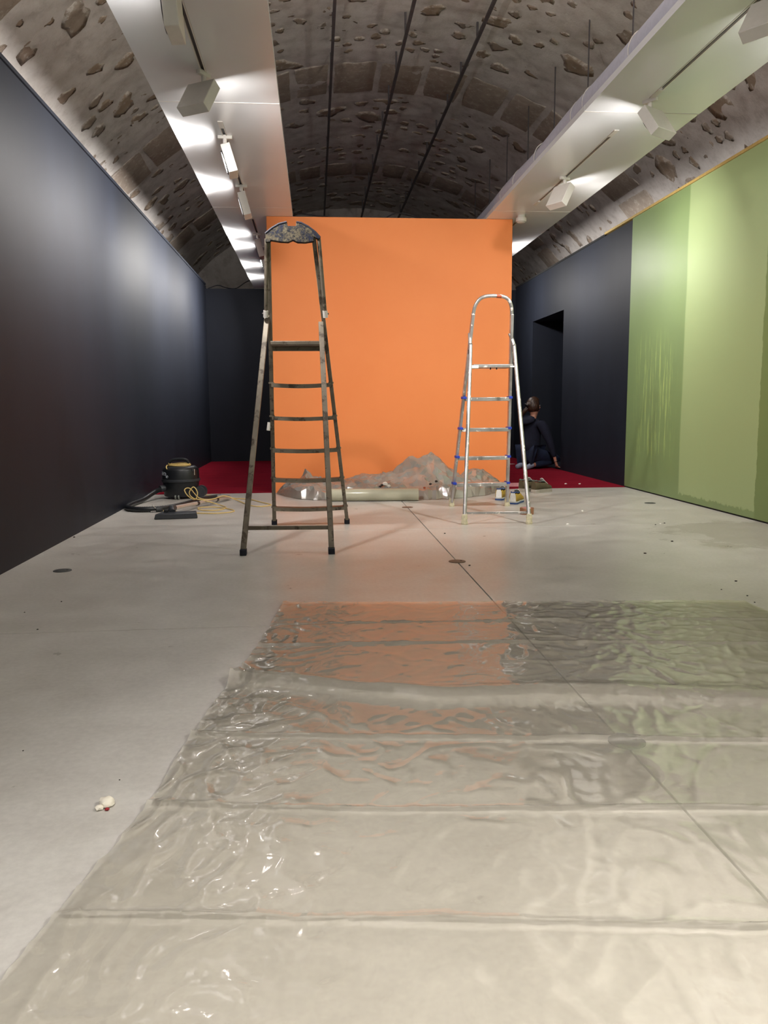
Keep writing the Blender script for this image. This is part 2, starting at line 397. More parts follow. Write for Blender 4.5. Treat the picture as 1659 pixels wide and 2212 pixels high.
# lower side walls of the vault behind the partitions
sb = VX-VR*sin(1.5); sz = VZ+VR*cos(1.5)
struct(MB().box(sb-0.1, sb, Y0, YE, 0, sz+0.02).build('wall_outer', 'lime_mortar'), 'rough stone side wall hidden behind the charcoal partition', 'wall')
struct(MB().box(VX*2-sb, VX*2-sb+0.1, Y0, YE, 0, sz+0.02).build('wall_outer', 'lime_mortar'), 'rough stone side wall hidden behind the green partition', 'wall')
def stone_mesh(k):
    rnd = random.Random(100+k); n = 13; bm = bmesh.new(); lo = []; mid = []; hi = []
    el = bm.verts.layers.float.new('edge')
    ph = rnd.random()*6.28; e2, e3 = rnd.uniform(.05, .2), rnd.uniform(.04, .14)
    for i in range(n):
        t = 2*pi*i/n
        rr = 0.5*(1+e2*cos(2*t+ph)+e3*cos(3*t+2*ph)+rnd.uniform(-.26, .16))
        lo.append(bm.verts.new((rr*cos(t)*1.04, rr*sin(t)*1.04, -0.030)))
        mid.append(bm.verts.new((rr*cos(t), rr*sin(t), -0.0015)))
        hi.append(bm.verts.new((rr*cos(t)*.62+rnd.uniform(-.03, .03), rr*sin(t)*.62+rnd.uniform(-.03, .03), 0.000+rnd.uniform(-.0015, .0015))))
    for v_ in lo+mid: v_[el] = 1.0
    for v_ in hi: v_[el] = .3
    for A, B in ((lo, mid), (mid, hi)):
        for i in range(n): bm.faces.new((A[i], A[(i+1) % n], B[(i+1) % n], B[i]))
    bm.faces.new(hi)
    me = D.meshes.new('stone'); bm.to_mesh(me); bm.free(); me.materials.append(MATS['rubble_stone'])
    for p in me.polygons: p.use_smooth = True
    return me
SM = [stone_mesh(k) for k in range(18)]
def block_mesh(k):
    rnd = random.Random(300+k); bm = bmesh.new(); el = bm.verts.layers.float.new('edge')
    base = [(-.5,-.5),(0,-.5),(.5,-.5),(.5,0),(.5,.5),(0,.5),(-.5,.5),(-.5,0)]
    P = [(x*(1+rnd.uniform(-.10, .03)), y*(1+rnd.uniform(-.10, .03))) for x, y in base]
    lo = [bm.verts.new((x*1.02, y*1.02, -0.04)) for x, y in P]; mid = [bm.verts.new((x, y, -0.003)) for x, y in P]
    hi = [bm.verts.new((x*.93, y*.93, 0.004)) for x, y in P]
    for v_ in lo+mid: v_[el] = 1.0
    for v_ in hi: v_[el] = .3
    for A, B in ((lo, mid), (mid, hi)):
        for i in range(8): bm.faces.new((A[i], A[(i+1) % 8], B[(i+1) % 8], B[i]))
    bm.faces.new(hi); me = D.meshes.new('block'); bm.to_mesh(me); bm.free(); me.materials.append(MATS['ashlar_stone'])
    for p in me.polygons: p.use_smooth = True
    me.set_sharp_from_angle(angle=rad(30)); return me
BMs = [block_mesh(k) for k in range(8)]
def vframe(s, y, rot, sx, sy, lift):
    f = s/VR; t = Vector((cos(f), 0, -sin(f))); n = Vector((-sin(f), 0, -cos(f))); a = Vector((0, 1, 0))
    u = t*cos(rot)+a*sin(rot); v_ = n.cross(u); p = vp(s, y, lift)
    return Matrix(((u.x*sx, v_.x*sy, n.x, p.x), (u.y*sx, v_.y*sy, n.y, p.y), (u.z*sx, v_.z*sy, n.z, p.z), (0,0,0,1)))
cells = {}; stones = []
def ok(s, y, r):
    ci, cj = int(s//.5), int(y//.5)
    for i in range(ci-1, ci+2):
        for j in range(cj-1, cj+2):
            for (s2, y2, r2) in cells.get((i, j), ()):
                if (s-s2)**2+(y-y2)**2 < (r+r2+.025)**2: return False
    return True
rnd = random.Random(11)
for tier, (tries, r0, r1) in enumerate(((1100, .12, .18), (7000, .075, .115), (16000, .04, .065))):
    for _ in range(tries):
        s = rnd.uniform(-4.6, 4.6); y = rnd.uniform(3.2, YE-.15); r = rnd.uniform(r0, r1)
        if any(a-.05 < y < b+.05 for a, b in ribs): continue
        if noise.noise(Vector((s*.8, y*.8, tier*5.0))) < (-.02, -.05, .0)[tier]: continue
        if ok(s, y, r):
            cells.setdefault((int(s//.5), int(y//.5)), []).append((s, y, r)); stones.append((s, y, r))
cp = Vector((0, 0, CAMH))
def seen(p):
    d = p-cp
    if d.y < 1 or p.y > YE: return False
    k = (HP-CAMH)/d.z; x = d.x*k; yy_ = d.y*k
    px = (d.dot(rt))/(d.dot(fw))*FPX; py = (d.dot(up))/(d.dot(fw))*FPX
    if abs(px) > 840 or abs(py) > 1120: return False
    if -.84 < x < -.17 or 1.6 < x < 2.29: return False
    if x < XL or x > XR: return False
    if OX0 < d.x*YO/d.y < OX1 and CAMH+d.z*YO/d.y < HP: return False
    return True
inst = []
for (s, y, r) in stones:
    p = vp(s, y); v_ = seen(p)
    inst.append(((0 if v_ else 1, -r/(p-cp).length), s, y, r))
inst.sort()
rest = bmesh.new()
for k, (key, s, y, r) in enumerate(inst):
    me = SM[rnd.randrange(18)]; asp = rnd.uniform(.6, 1.0)
    mtx = vframe(s, y, rnd.gauss(0, .5), 2*r, 2*r*asp, rnd.uniform(-.003, .008))
    if k < 300 and key[0] == 0:
        o = D.objects.new('stone', me); COL.objects.link(o); o.parent = ceil; o.matrix_local = mtx
    else:
        i0 = len(rest.verts); rest.from_mesh(me); rest.verts.ensure_lookup_table()
        bmesh.ops.transform(rest, matrix=mtx, verts=rest.verts[i0:])
me = D.meshes.new('small_stones'); rest.to_mesh(me); rest.free(); me.materials.append(MATS['rubble_stone'])
for p in me.polygons: p.use_smooth = True
o = D.objects.new('small_stones', me); COL.objects.link(o); o.parent = ceil; o['kind'] = 'stuff'
for ri, (a_, b_) in enumerate(ribs):
    s = -4.4
    while s < 4.4:
        wd = rnd.uniform(.34, .52)
        if ri == 0: s += wd; continue
        o = D.objects.new('block', BMs[rnd.randrange(8)]); COL.objects.link(o); o.parent = ceil
        o.matrix_local = vframe(s+wd/2, (a_+b_)/2+rnd.uniform(-.02, .02), rnd.uniform(-.02, .02), wd-.05, b_-a_-rnd.uniform(.04, .1), .010)
        s += wd
# ------------------------------------------------------------------ suspended ceiling panels and lighting tracks
PANELS = [(-.841, -.168, -.535, 'charcoal'), (1.596, 2.290, 1.905, 'green')]
for xa, xb, xt, side in PANELS:
    wallname = 'the long charcoal wall' if side == 'charcoal' else 'the green wall'
    for y0 in (-2.4, 0.0, 2.4, 4.8, 7.2, 9.6):
        y1 = min(y0+2.4, YB-.01)
        t = thing('ceiling_panel', f'glossy white ceiling panel hung in the row along {wallname}', 'ceiling panel', (xa, y0, HP), group=f'white ceiling panels along {wallname}')
        sl = .016
        pb = MB()           # board with a slot for the track
        ya, yb = y0+.30, y1-.22
        pb.box(xa, xt-sl, y0+.003, y1-.003, HP, HP+.035).box(xt+sl, xb, y0+.003, y1-.003, HP, HP+.035).box(xt-sl, xt+sl, y0+.003, ya, HP, HP+.035).box(xt-sl, xt+sl, yb, y1-.003, HP, HP+.035)
        pb.build('board', 'panel_white', t)
        MB().box(xa, xb, y0+.003, y0+.012, HP-.0012, HP-.0001).build('edge_strip', 'fitting_white', t)
        rx = xb-.03 if side == 'green' else (xa+xb)/2
        for yr in [5.8+.928*k for k in range(-8, 7)]:
            if not y0+.03 < yr < y1-.03: continue
            ztop = VZ+sqrt(VR*VR-(rx-VX)**2)
            MB().tube([(rx, yr, HP+.03), (rx, yr, ztop)], .006, 6).build('hanger_rod', 'rod_steel', t)
        # lighting track in the slot
        tr = thing('lighting_track', f'slim black lighting track with white ends in the panels along {wallname}', 'lighting track', (xt, ya, HP), group=f'lighting tracks along {wallname}')
        MB().box(xt-sl+.001, xt+sl-.001, ya+.12, yb-.12, HP+.010, HP+.030).build('channel', 'track_black', tr)
        for sgn in (-1, 1): MB().box(xt+sgn*(sl-.004)-.0032, xt+sgn*(sl-.004)+.0032, ya+.12, yb-.12, HP-.002, HP+.0295).build('rim', 'fitting_white', tr)
        for e0, e1 in ((ya+.002, ya+.12), (yb-.12, yb-.002)): MB().box(xt-sl+.001, xt+sl-.001, e0, e1, HP-.004, HP+.028).build('end_feed', 'fitting_white', tr)
# fabric air duct lying on the panels along the green wall
dt = thing('air_duct', 'grey perforated fabric air duct lying along the white panels', 'air duct', (1.755, Y0, HP+.14))
dz = HP+.035+.098; dpts = [(1.752+.004*sin(k*.7), Y0+k*(YB-Y0-.05)/60, dz+.006*sin(k*1.1)) for k in range(61)]
MB().tube(dpts, .096, 24).build('tube', 'duct_fabric', dt)
dm = MB().lathe([(.0045, -.002), (.0045, .002)], seg=8).mesh('vent_hole', 'gap_black')
yv = 2.6
while yv < 7.3:
    ang = rad(208); o = D.objects.new('vent_hole', dm); COL.objects.link(o); o.parent = dt
    o.location = Vector((1.752+.0965*cos(ang), yv, dz+.0965*sin(ang)))-Vector(dt.location)
    o.rotation_euler = Vector((cos(ang), 0, sin(ang))).to_track_quat('Z', 'Y').to_euler(); yv += .115
for yv in (3.62, 4.3, 5.02, 5.25, 6.1, 6.75, 7.2):
    MB().tube([(1.752+.099*cos(k*pi/16), yv+.012*sin(k*pi/8), dz+.099*sin(k*pi/16)) for k in range(32)], .0035, 6, closed=True).build('hoop', 'fitting_white', dt)
# thin steel rails under the crown of the vault
for k, rx in enumerate((.215, .845, 1.48)):
    lab = ('thin grey steel rail under the vault, beside the panels of the charcoal wall', 'thin grey steel rail hung under the vault, between two others', 'thin grey steel rail hung under the vault, beside the fabric air duct')[k]
    t = thing('ceiling_rail', lab, 'rail', (rx, 3.0, 3.98), group='steel rails under the vault')
    zr = (3.985, 3.985, 3.985)[k]
    MB().box(rx-.013, rx+.013, 3.0, YE-.02, zr-.013, zr+.013).build('rail', 'rod_steel', t)
    yv = 3.4
    while yv < 14.2:
        MB().box(rx-.009, rx+.009, yv-.009, yv+.009, zr+.013, VZ+sqrt(VR*VR-(rx-VX)**2)).build('hanger', 'rod_steel', t); yv += .80
# smoke detector
t = thing('smoke_detector', 'round cream smoke detector under the white ceiling panel', 'smoke detector', (1.885, 7.36, HP))
c_ = (1.885, 7.36, HP)
MB().lathe([(.034, 0), (.036, -.008), (.036, -.020)], c_).build('base', 'fitting_white', t)
MB().lathe([(.044, -.021), (.047, -.026), (.047, -.050), (.040, -.056)], c_).build('body', 'fitting_white', t)
MB().lathe([(.036, -.057), (.037, -.060), (.028, -.066)], c_).build('sensor_cap', 'fitting_white', t)
MB().lathe([(.0375, -.0565), (.0375, -.0555)], c_).build('vent', 'gap_black', t)

# ------------------------------------------------------------------ track spotlights
LCOL = (1.0, 0.965, 0.925)
def spotlight(x, y, az, tilt, label, group, spread=115, power=1.0, flip=False):
    t = thing('track_spotlight', label, 'spotlight', (x, y, HP), -rad(az), group, local=True)
    if flip: t.location.z = HP+.037; t.rotation_euler = (0, pi, -rad(az))
    MB().box(-.012, .012, -.045, .045, -.018, .006).build('adapter', 'fitting_white', t, bevel=.002)
    MB().lathe([(.013, -.018), (.013, -.044)], seg=16).tube([(0, 0, -.034), (0, -.012, -.060), (0, -.004, -.075)], .010, 10).build('knuckle', 'fitting_white', t)
    R_ = Matrix.Translation((0, 0, -.068)) @ Matrix.Rotation(-rad(tilt), 4, 'X')
    hd = MB().box(-.085, .085, -.030, .028, -.172, 0).xf(R_).build('head', 'fitting_white', t, bevel=.003)
    MB().xf(Matrix.Identity(4)).lathe([(.074, 0), (.074, .006), (.062, .006), (.062, .001)], seg=28, cap=False).xf(R_ @ Matrix.Translation((0, .0275, -.086)) @ Matrix.Rotation(-pi/2, 4, 'X')).build('bezel', 'track_black', hd)
    MB().lathe([(.060, 0), (.056, .002), (.035, .003), (.004, .004)], seg=28).xf(R_ @ Matrix.Translation((0, .0285, -.086)) @ Matrix.Rotation(-pi/2, 4, 'X')).build('lens', 'lamp_lens', hd)
    ld = D.lights.new('beam', 'AREA'); ld.shape = 'DISK'; ld.size = .11; ld.spread = rad(spread); ld.energy = BEAM*power; ld.color = LCOL
    lo = D.objects.new('beam', ld); COL.objects.link(lo); lo.parent = hd
    lo.matrix_local = R_ @ Matrix.Translation((0, .0365, -.086)) @ Matrix.Rotation(pi/2, 4, 'X')
    return t
XT0, XT1 = -.535, 1.905
GL, GR = 'spotlights on the tracks along the charcoal wall', 'spotlights on the tracks along the green wall'
for y in (-2.2, -.6):  # assumed lamps out of view, added to brighten the near part of the room
    spotlight(XT0, y, -90, 22, 'added unseen white track spotlight over the empty end of the room washing the charcoal wall', GL)
    spotlight(XT1, y, 90, 22, 'added unseen white track spotlight over the empty end of the room washing the green wall', GR)
for y in (-1.6, .45):  # unseen floor-aimed lamps, added because the foreground stayed too dark
    spotlight(XT0, y, 80, 58, 'added unseen track spotlight over the empty end of the room aimed at the floor', GL, 92, .95)
    spotlight(XT1, y+.2, -80, 58, 'added unseen track spotlight over the empty end of the room aimed at the plastic film', GR, 92, .52)
for y, az, lab in ((3.43, -90, 'square white spotlight with a bright spot beside it, turned to the charcoal wall'),
                   (5.37, -94, 'square white spotlight with glowing lens just past the one aimed at the orange wall'),
                   (6.50, -92, 'square white spotlight by the joint in front of the orange wall'),
                   (8.24, -90, None), (8.85, -94, None), (10.0, -90, None), (10.9, -90, None)):
    spotlight(XT0, y, az, {5.37: 16, 3.43: 4}.get(y, 15), lab or 'square white spotlight over the red carpet turned to the charcoal wall', GL, 125 if y > 4 else 90, {3.43: .4, 5.37: .9}.get(y, 1.2))
spotlight(XT0, 4.40, 31, 34, 'big square white spotlight on the charcoal wall track, turned away towards the orange wall', GL, 110, .74)
spotlight(XT1, 3.37, 54, 36, 'square white spotlight turned to the light green coat on the green wall', GR, 120, .85)
spotlight(XT1, 4.60, -32, 34, 'square white spotlight on the green wall track turned towards the orange wall', GR, 110, .74)
spotlight(XT1, 6.15, 62, 30, 'small square white spotlight on its own short track near the smoke detector', GR, 115, .55)
for y in (8.8, 10.6): spotlight(XT1, y, 90, 16, 'unseen square white spotlight over the red carpet, the farther of two added, turned to the doorway wall', GR, 140, .8)  # nearer lamp hidden by the orange wall, farther one added to light the carpet

spotlight(XT0, 2.2, 25, 55, 'added unseen spotlight standing on the panels to brighten the vault', GL, 160, 2.2, True)  # pair of unseen uplights added because the vault stayed too dark
spotlight(2.13, 2.2, -25, 55, 'added unseen spotlight standing on the panels by the duct to brighten the vault', GR, 160, 2.2, True)
# ------------------------------------------------------------------ old grey step ladder with a shaped cap
L = thing('step_ladder', 'tall old grey step ladder with a blue spattered cap and brown spatters', 'ladder', (-.1, 4.9, 0))
GM = 'spattered_grey_metal'
sl0, sl1 = Vector((-.291, 5.458, .03)), Vector((-.248, 4.782, 1.775))
sr0, sr1 = Vector((.205, 5.438, .03)), Vector((.010, 4.782, 1.775))
for p0, p1 in ((sl0, sl1), (sr0, sr1)): MB().bar(p0, p1, .024, .052).build('stringer', GM, L, bevel=.003)
ll0, ll1 = Vector((-.403, 4.335, .03)), Vector((-.275, 4.925, 1.335))
lr0, lr1 = Vector((.076, 4.317, .03)), Vector((.045, 4.925, 1.30))
for p0, p1 in ((ll0, ll1), (lr0, lr1)): MB().bar(p0, p1, .030, .026).build('support_leg', GM, L, bevel=.003)
MB().bar(ll0.lerp(ll1, .085), lr0.lerp(lr1, .085), .022, .014, (0, 0, 1)).build('brace', GM, L, bevel=.002)
def stp(z, p0, p1): return p0.lerp(p1, (z-p0.z)/(p1.z-p0.z))
for z in (.128, .330, .530, .740, .946):
    a_, b_ = stp(z, sl0, sl1), stp(z, sr0, sr1); ym = (a_.y+b_.y)/2
    s_ = MB(); n_ = 8; pts = []
    for i in range(n_):        # trodden tread, slightly sagging
        t0, t1 = i/n_, (i+1)/n_
        xa, xb = a_.x+(b_.x-a_.x)*t0, a_.x+(b_.x-a_.x)*t1
        za, zb = z-.008*sin(pi*t0), z-.008*sin(pi*t1)
        s_.hexa([(xa,ym-.035,za-.024),(xb,ym-.035,zb-.024),(xb,ym+.04,zb-.024),(xa,ym+.04,za-.024),(xa,ym-.035,za),(xb,ym-.035,zb),(xb,ym+.04,zb),(xa,ym+.04,za)])
    bmesh.ops.remove_doubles(s_.bm, verts=s_.bm.verts, dist=1e-5)
    bmesh.ops.delete(s_.bm, geom=[f for f in s_.bm.faces if abs(f.normal.x) > .9 and abs(f.calc_center_median().x-a_.x) > .001 and abs(f.calc_center_median().x-b_.x) > .001], context='FACES_ONLY')
    tr = s_.build('tread', GM, L)
    for e in (a_, b_): MB().box(e.x-.016, e.x+.016, ym-.030, ym+.03, z-.004, z+.006).build('tread_clip', GM, tr)
a_, b_ = stp(1.165, sl0, sl1), stp(1.165, sr0, sr1)
MB().box(a_.x+.005, b_.x-.008, 4.88, 5.06, 1.165, 1.188).build('platform', GM, L, bevel=.004)
MB().box(a_.x, b_.x, 5.0, 5.035, 1.138, 1.163).build('platform_beam', GM, L, bevel=.002)
# cap: arched plate with a square notch
cap = []
for x, z in ((-.263,1.728),(-.262,1.775),(-.245,1.785),(-.225,1.805),(-.185,1.828),(-.150,1.839),(-.139,1.839),(-.136,1.818),(-.089,1.818),(-.088,1.839),(-.060,1.835),(-.02,1.815),(.020,1.785),(.046,1.757),(.040,1.745),(.012,1.760),(.012,1.735),(-.04,1.727),(-.082,1.728),(-.108,1.740),(-.135,1.728),(-.18,1.730),(-.232,1.738),(-.238,1.728)):
    cap.append((x, 4.742, z))
MB().poly(cap, (0, .036, 0)).build('cap', 'spattered_blue_cap', L, bevel=.003)
top = [(x, z) for x, z in ((-.263,1.776),(-.225,1.806),(-.185,1.829),(-.141,1.840))]; top2 = [(-.086,1.840),(-.060,1.836),(-.02,1.816),(.020,1.786),(.047,1.757)]
for seq in (top, top2):
    m_ = MB(); m_.tube([(x, 4.744, z) for x, z in seq], .006, 8).tube([(x, 4.776, z) for x, z in seq], .006, 8); m_.build('cap_rim', 'navy_foot', L)
for p0, p1 in (((-.258, 4.76, 1.75), (-.280, 4.885, 1.335)), ((.040, 4.76, 1.752), (.072, 4.885, 1.335))):
    hr = MB().tube([p0, p1], .011, 12).build('handrail', GM, L)
    q0, q1 = Vector(p0), Vector(p1); d_ = (q1-q0).normalized()
    MB().tube([q1-d_*.03, q1+d_*.010], .015, 14).build('clamp_sleeve', 'fitting_white', hr)
    MB().tube([q1+Vector((-.02, 0, .012)), q1+Vector((.02, 0, .012))], .005, 8).build('bolt', 'rod_steel', hr)
for p in (sl0, sr0, ll0, lr0): MB().box(p.x-.018, p.x+.018, p.y-.027, p.y+.027, 0, .034).build('foot', 'navy_foot', L, bevel=.004)
MB().tube([(-.293, 5.19, .70), (-.300, 5.18, .65)], .012, 10).build('locking_sleeve', 'fitting_white', L)

# ------------------------------------------------------------------ aluminium step ladder with a round hoop
A = thing('step_ladder', 'aluminium step ladder with a rounded hoop, blue clips and white paint splashes', 'ladder', (1.28, 5.8, 0)); AM = 'spattered_aluminium'
al0, al1 = Vector((1.073, 6.262, .04)), Vector((1.139, 5.775, 1.44)); ar0, ar1 = Vector((1.516, 6.232, .04)), Vector((1.421, 5.775, 1.44))
hoop = cat([al1, (1.150, 5.758, 1.500), (1.178, 5.746, 1.545), (1.222, 5.740, 1.566), (1.285, 5.739, 1.570), (1.345, 5.740, 1.566), (1.388, 5.746, 1.545), (1.412, 5.758, 1.500), ar1], 6)
MB().tube(hoop, .0125, 12).build('hoop', AM, A)
for p0, p1 in ((al0, al1), (ar0, ar1)): MB().bar(p0, p1+(p1-p0).normalized()*.01, .020, .046).build('stringer', AM, A, bevel=.003)
bl0, br0 = Vector((.995, 5.288, .05)), Vector((1.431, 5.252, .05))
bl = cat([(1.128, 5.835, 1.315), (1.124, 5.800, 1.24), (1.118, 5.76, 1.12), bl0], 5); br = cat([(1.424, 5.835, 1.315), (1.445, 5.800, 1.23), (1.448, 5.76, 1.12), br0], 5)
for pts in (bl, br): MB().tube(pts, .0135, 12).build('support_leg', AM, A)
MB().bar(bl0+Vector((.004, .03, .025)), br0+Vector((0, .03, .025)), .016, .016, (0, 0, 1)).build('brace', AM, A, bevel=.002)
for z in (.196, .408, .629, .859):
    a_, b_ = stp(z, al0, al1), stp(z, ar0, ar1); ym = (a_.y+b_.y)/2
    tr = MB().box(a_.x+.006, b_.x-.006, ym-.04, ym+.04, z-.028, z).build('tread', AM, A, bevel=.003)
    for e, sg in ((a_, 1), (b_, -1)): MB().box(e.x-.014, e.x+.014, ym-.043, ym+.043, z-.012, z+.006).build('clip', 'blue_clip', tr, bevel=.002)
MB().box(1.140, 1.428, 5.74, 5.96, 1.068, 1.092).build('platform', AM, A, bevel=.004)
MB().box(1.118, 1.175, 5.735, 5.75, 1.062, 1.084).box(1.405, 1.450, 5.735, 5.75, 1.068, 1.080).build('bracket', 'white_paint', A, bevel=.003)
for x in (1.265, 1.31): MB().lathe([(.005, 0), (.005, -.014)], (x, 5.755, 1.068), 8).build('bolt', 'gap_black', A)
i_ = 6; MB().tube([Vector((1.1235, 5.797, 1.195)), Vector((1.1215, 5.787, 1.168))], .0148, 12).build('tape_band', 'dark_band', A)
MB().tube([Vector((1.30, 5.739, 1.5695)), Vector((1.335, 5.7395, 1.567))], .0135, 12).build('paint_spot', 'rust_paint', A)
for p in (al0, ar0, bl0, br0):
    MB().lathe([(.021, 0), (.024, .012), (.019, .030), (.022, .045), (.017, .070)], (p.x, p.y, 0), 12).build('foot', 'taped_foot', A)

# ------------------------------------------------------------------ vacuum cleaner
vc = Vector((-1.200, 7.215, 0)); V = thing('vacuum_cleaner', 'black drum vacuum cleaner with hose, chrome wand and yellow cord', 'vacuum cleaner', tuple(vc)); V['_o'] = (0, 0, 0); V.location = (0, 0, 0)
MB().lathe([(.145, .022), (.150, .03), (.152, .10), (.158, .152)], vc, 40).build('drum', 'black_plastic', V)
MB().lathe([(.164, .150), (.167, .154), (.167, .170), (.163, .174)], vc, 40).build('rim', 'dark_grey_plastic', V)
hd = MB().lathe([(.160, .173), (.158, .25), (.152, .266), (.128, .285), (.10, .288)], vc, 40).build('motor_head', 'black_plastic', V)
hp = [vc+Vector(p) for p in ((-.098, -.02, .284), (-.092, -.02, .315), (-.066, -.02, .338), (-.02, -.02, .346), (.04, -.02, .344), (.072, -.02, .324), (.085, -.02, .286))]
MB().tube(cat(hp, 5), .0155, 10, flat=.8).build('carry_handle', 'black_plastic', V)
for k, (rx, ry, zz_) in enumerate(((.095, .070, .294), (.10, .075, .300), (.088, .068, .306), (.093, .066, .312))):
    MB().tube([vc+Vector((rx*cos(i*pi/12)-.005, ry*sin(i*pi/12)-.03, zz_-.004+.003*sin(i*.9+k))) for i in range(24)], .0038, 8, closed=True).build('wound_cord', 'yellow_cord', hd)
MB().tube([vc+Vector(p) for p in ((-.098, -.10, .300), (-.103, -.118, .285), (-.095, -.132, .268))], .005, 8).build('cord_end', 'yellow_cord', hd)
# wordmark and badge: too small to read, white outlined loops
lg = MB()
def onhead(a_, z): return vc+Vector((.1605*sin(a_), -.1605*cos(a_), z))
def ring(a0, z0, ra, rz, r=.0022, arc=(0, 2*pi)):
    lg.tube([onhead(a0+ra*cos(arc[0]+(arc[1]-arc[0])*i/16), z0+rz*sin(arc[0]+(arc[1]-arc[0])*i/16)) for i in range(17)], r, 6)
ring(-1.18, .222, .055, .010, arc=(.6, 5.2)); ring(-1.02, .222, .06, .011, arc=(0.2, 5.6)); ring(-.84, .222, .075, .012); ring(-.86, .2215, .115, .0165, .0015, arc=(-.9, 1.7)); ring(-1.2, .236, .3, .003, .0016, arc=(0, pi)); ring(-.66, .200, .07, .011, .0018); ring(-.70, .199, .03, .006, .003)
lg.build('logo', 'logo_white', hd)
MB().tube([onhead(.98, .262), onhead(.98, .21)], .004, 8).build('latch', 'chrome', hd)
MB().tube([onhead(.86, .265), onhead(.86, .244)], .007, 8).build('latch_knob', 'dark_grey_plastic', hd)
for sg in (-1, 1):
    c0 = vc+Vector((.165, -.055+.13*(sg+1)/2*1.0, .052)); MB().tube([c0+Vector((0, -.016, 0)), c0+Vector((0, .016, 0))], .052, 28).build('rear_wheel', 'dark_grey_plastic', V)
MB().box(vc.x-.12, vc.x+.18, vc.y-.07, vc.y+.07, .018, .05).build('chassis', 'black_plastic', V, bevel=.006)
for ox in (-.028, .0): 
    c0 = vc+Vector((ox, -.142, .021)); MB().tube([c0+Vector((-.006, 0, 0)), c0+Vector((.006, 0, 0))], .020, 20).build('caster_wheel', 'grey_rubber', V)
MB().tube([vc+Vector((-.125, -.075, .098)), vc+Vector((-.165, -.105, .092))], .030, 18).build('inlet', 'dark_grey_plastic', V)
hose = cat([vc+Vector((-.155, -.10, .093)), (-1.405, 7.02, .070), (-1.465, 6.86, .030), (-1.502, 6.62, .024), (-1.495, 6.42, .023), (-1.43, 6.29, .023), (-1.33, 6.24, .023), (-1.20, 6.28, .023), (-1.10, 6.45, .023), (-1.02, 6.72, .023), (-.955, 6.93, .023), (-.88, 7.03, .023), (-.83, 7.04, .028)], 14)
rr_ = [.0205+(.0012 if i % 2 else -.0008) for i in range(len(hose))]
MB().tube(hose, rr_, 14).build('hose', 'black_plastic', V, angle=60)
MB().tube(cat([(-.86, 7.035, .026), (-.80, 7.02, .030), (-.755, 6.95, .028), (-.79, 6.87, .030)], 6), .017, 14).build('bent_handle', 'chrome', V)
w0, w1 = Vector((-1.080, 6.06, .050)), Vector((-.790, 6.87, .030))
wd = MB().tube([w0, w1], .0165, 16).build('wand', 'chrome', V)
for t_ in (.45, .84): MB().tube([w0.lerp(w1, t_-.015), w0.lerp(w1, t_+.015)], .020, 16).build('wand_collar', 'black_plastic', wd)
# floor tool
ft = MB().hexa([(-1.168, 5.80, .002), (-.862, 5.835, .002), (-.872, 5.905, .002), (-1.160, 5.885, .002), (-1.160, 5.805, .040), (-.868, 5.838, .044), (-.880, 5.895, .052), (-1.120, 5.875, .050)]).build('floor_tool', 'dark_grey_plastic', V, bevel=.006)
MB().tube(cat([(-1.045, 5.865, .045), (-1.060, 5.92, .062), (-1.075, 5.99, .058), w0+Vector((.008, .02, 0))], 5), .024, 14).build('tool_neck', 'dark_grey_plastic', ft)
MB().box(-1.105, -1.075, 5.85, 5.885, .048, .066).build('pedal', 'black_plastic', ft, bevel=.003)
# power cord and plug
cord = [(-1.19, 6.25, .010), (-1.12, 6.26, .006), (-1.03, 6.16, .005), (-.93, 6.11, .005), (-.76, 6.07, .005), (-.64, 6.15, .005), (-.67, 6.29, .005), (-.80, 6.44, .006), (-.93, 6.40, .010), (-.90, 6.28, .006), (-.78, 6.25, .005), (-.72, 6.40, .005), (-.80, 6.58, .010), (-.90, 6.52, .050), (-.99, 6.50, .075), (-1.02, 6.50, .12), (-.985, 6.50, .165), (-.955, 6.50, .12), (-.975, 6.50, .065), (-1.03, 6.51, .09), (-1.06, 6.52, .14), (-1.02, 6.54, .15), (-.95, 6.55, .07), (-.86, 6.62, .050), (-.78, 6.84, .052), (-.68, 6.86, .012), (-.54, 6.53, .005), (-.444, 6.45, .005), (-.372, 6.54, .005), (-.462, 6.73, .005), (-.579, 6.96, .005), (-.70, 7.05, .005), (-.78, 7.12, .006), (-.92, 7.30, .006), (-1.06, 7.33, .010)]
MB().tube(cat(cord, 8), .0042, 8).build('power_cord', 'yellow_cord', V)
pl = MB().tube([(-1.235, 6.235, .018), (-1.205, 6.245, .018), (-1.185, 6.25, .012)], [.018, .018, .008], 12).build('plug', 'black_plastic', V)
MB().tube([(-1.236, 6.235, .028), (-1.262, 6.226, .060)], .0026, 8).build('plug_pin', 'chrome', pl)
MB().tube([(-1.236, 6.228, .010), (-1.272, 6.216, .008)], .0026, 8).build('plug_pin', 'chrome', pl)

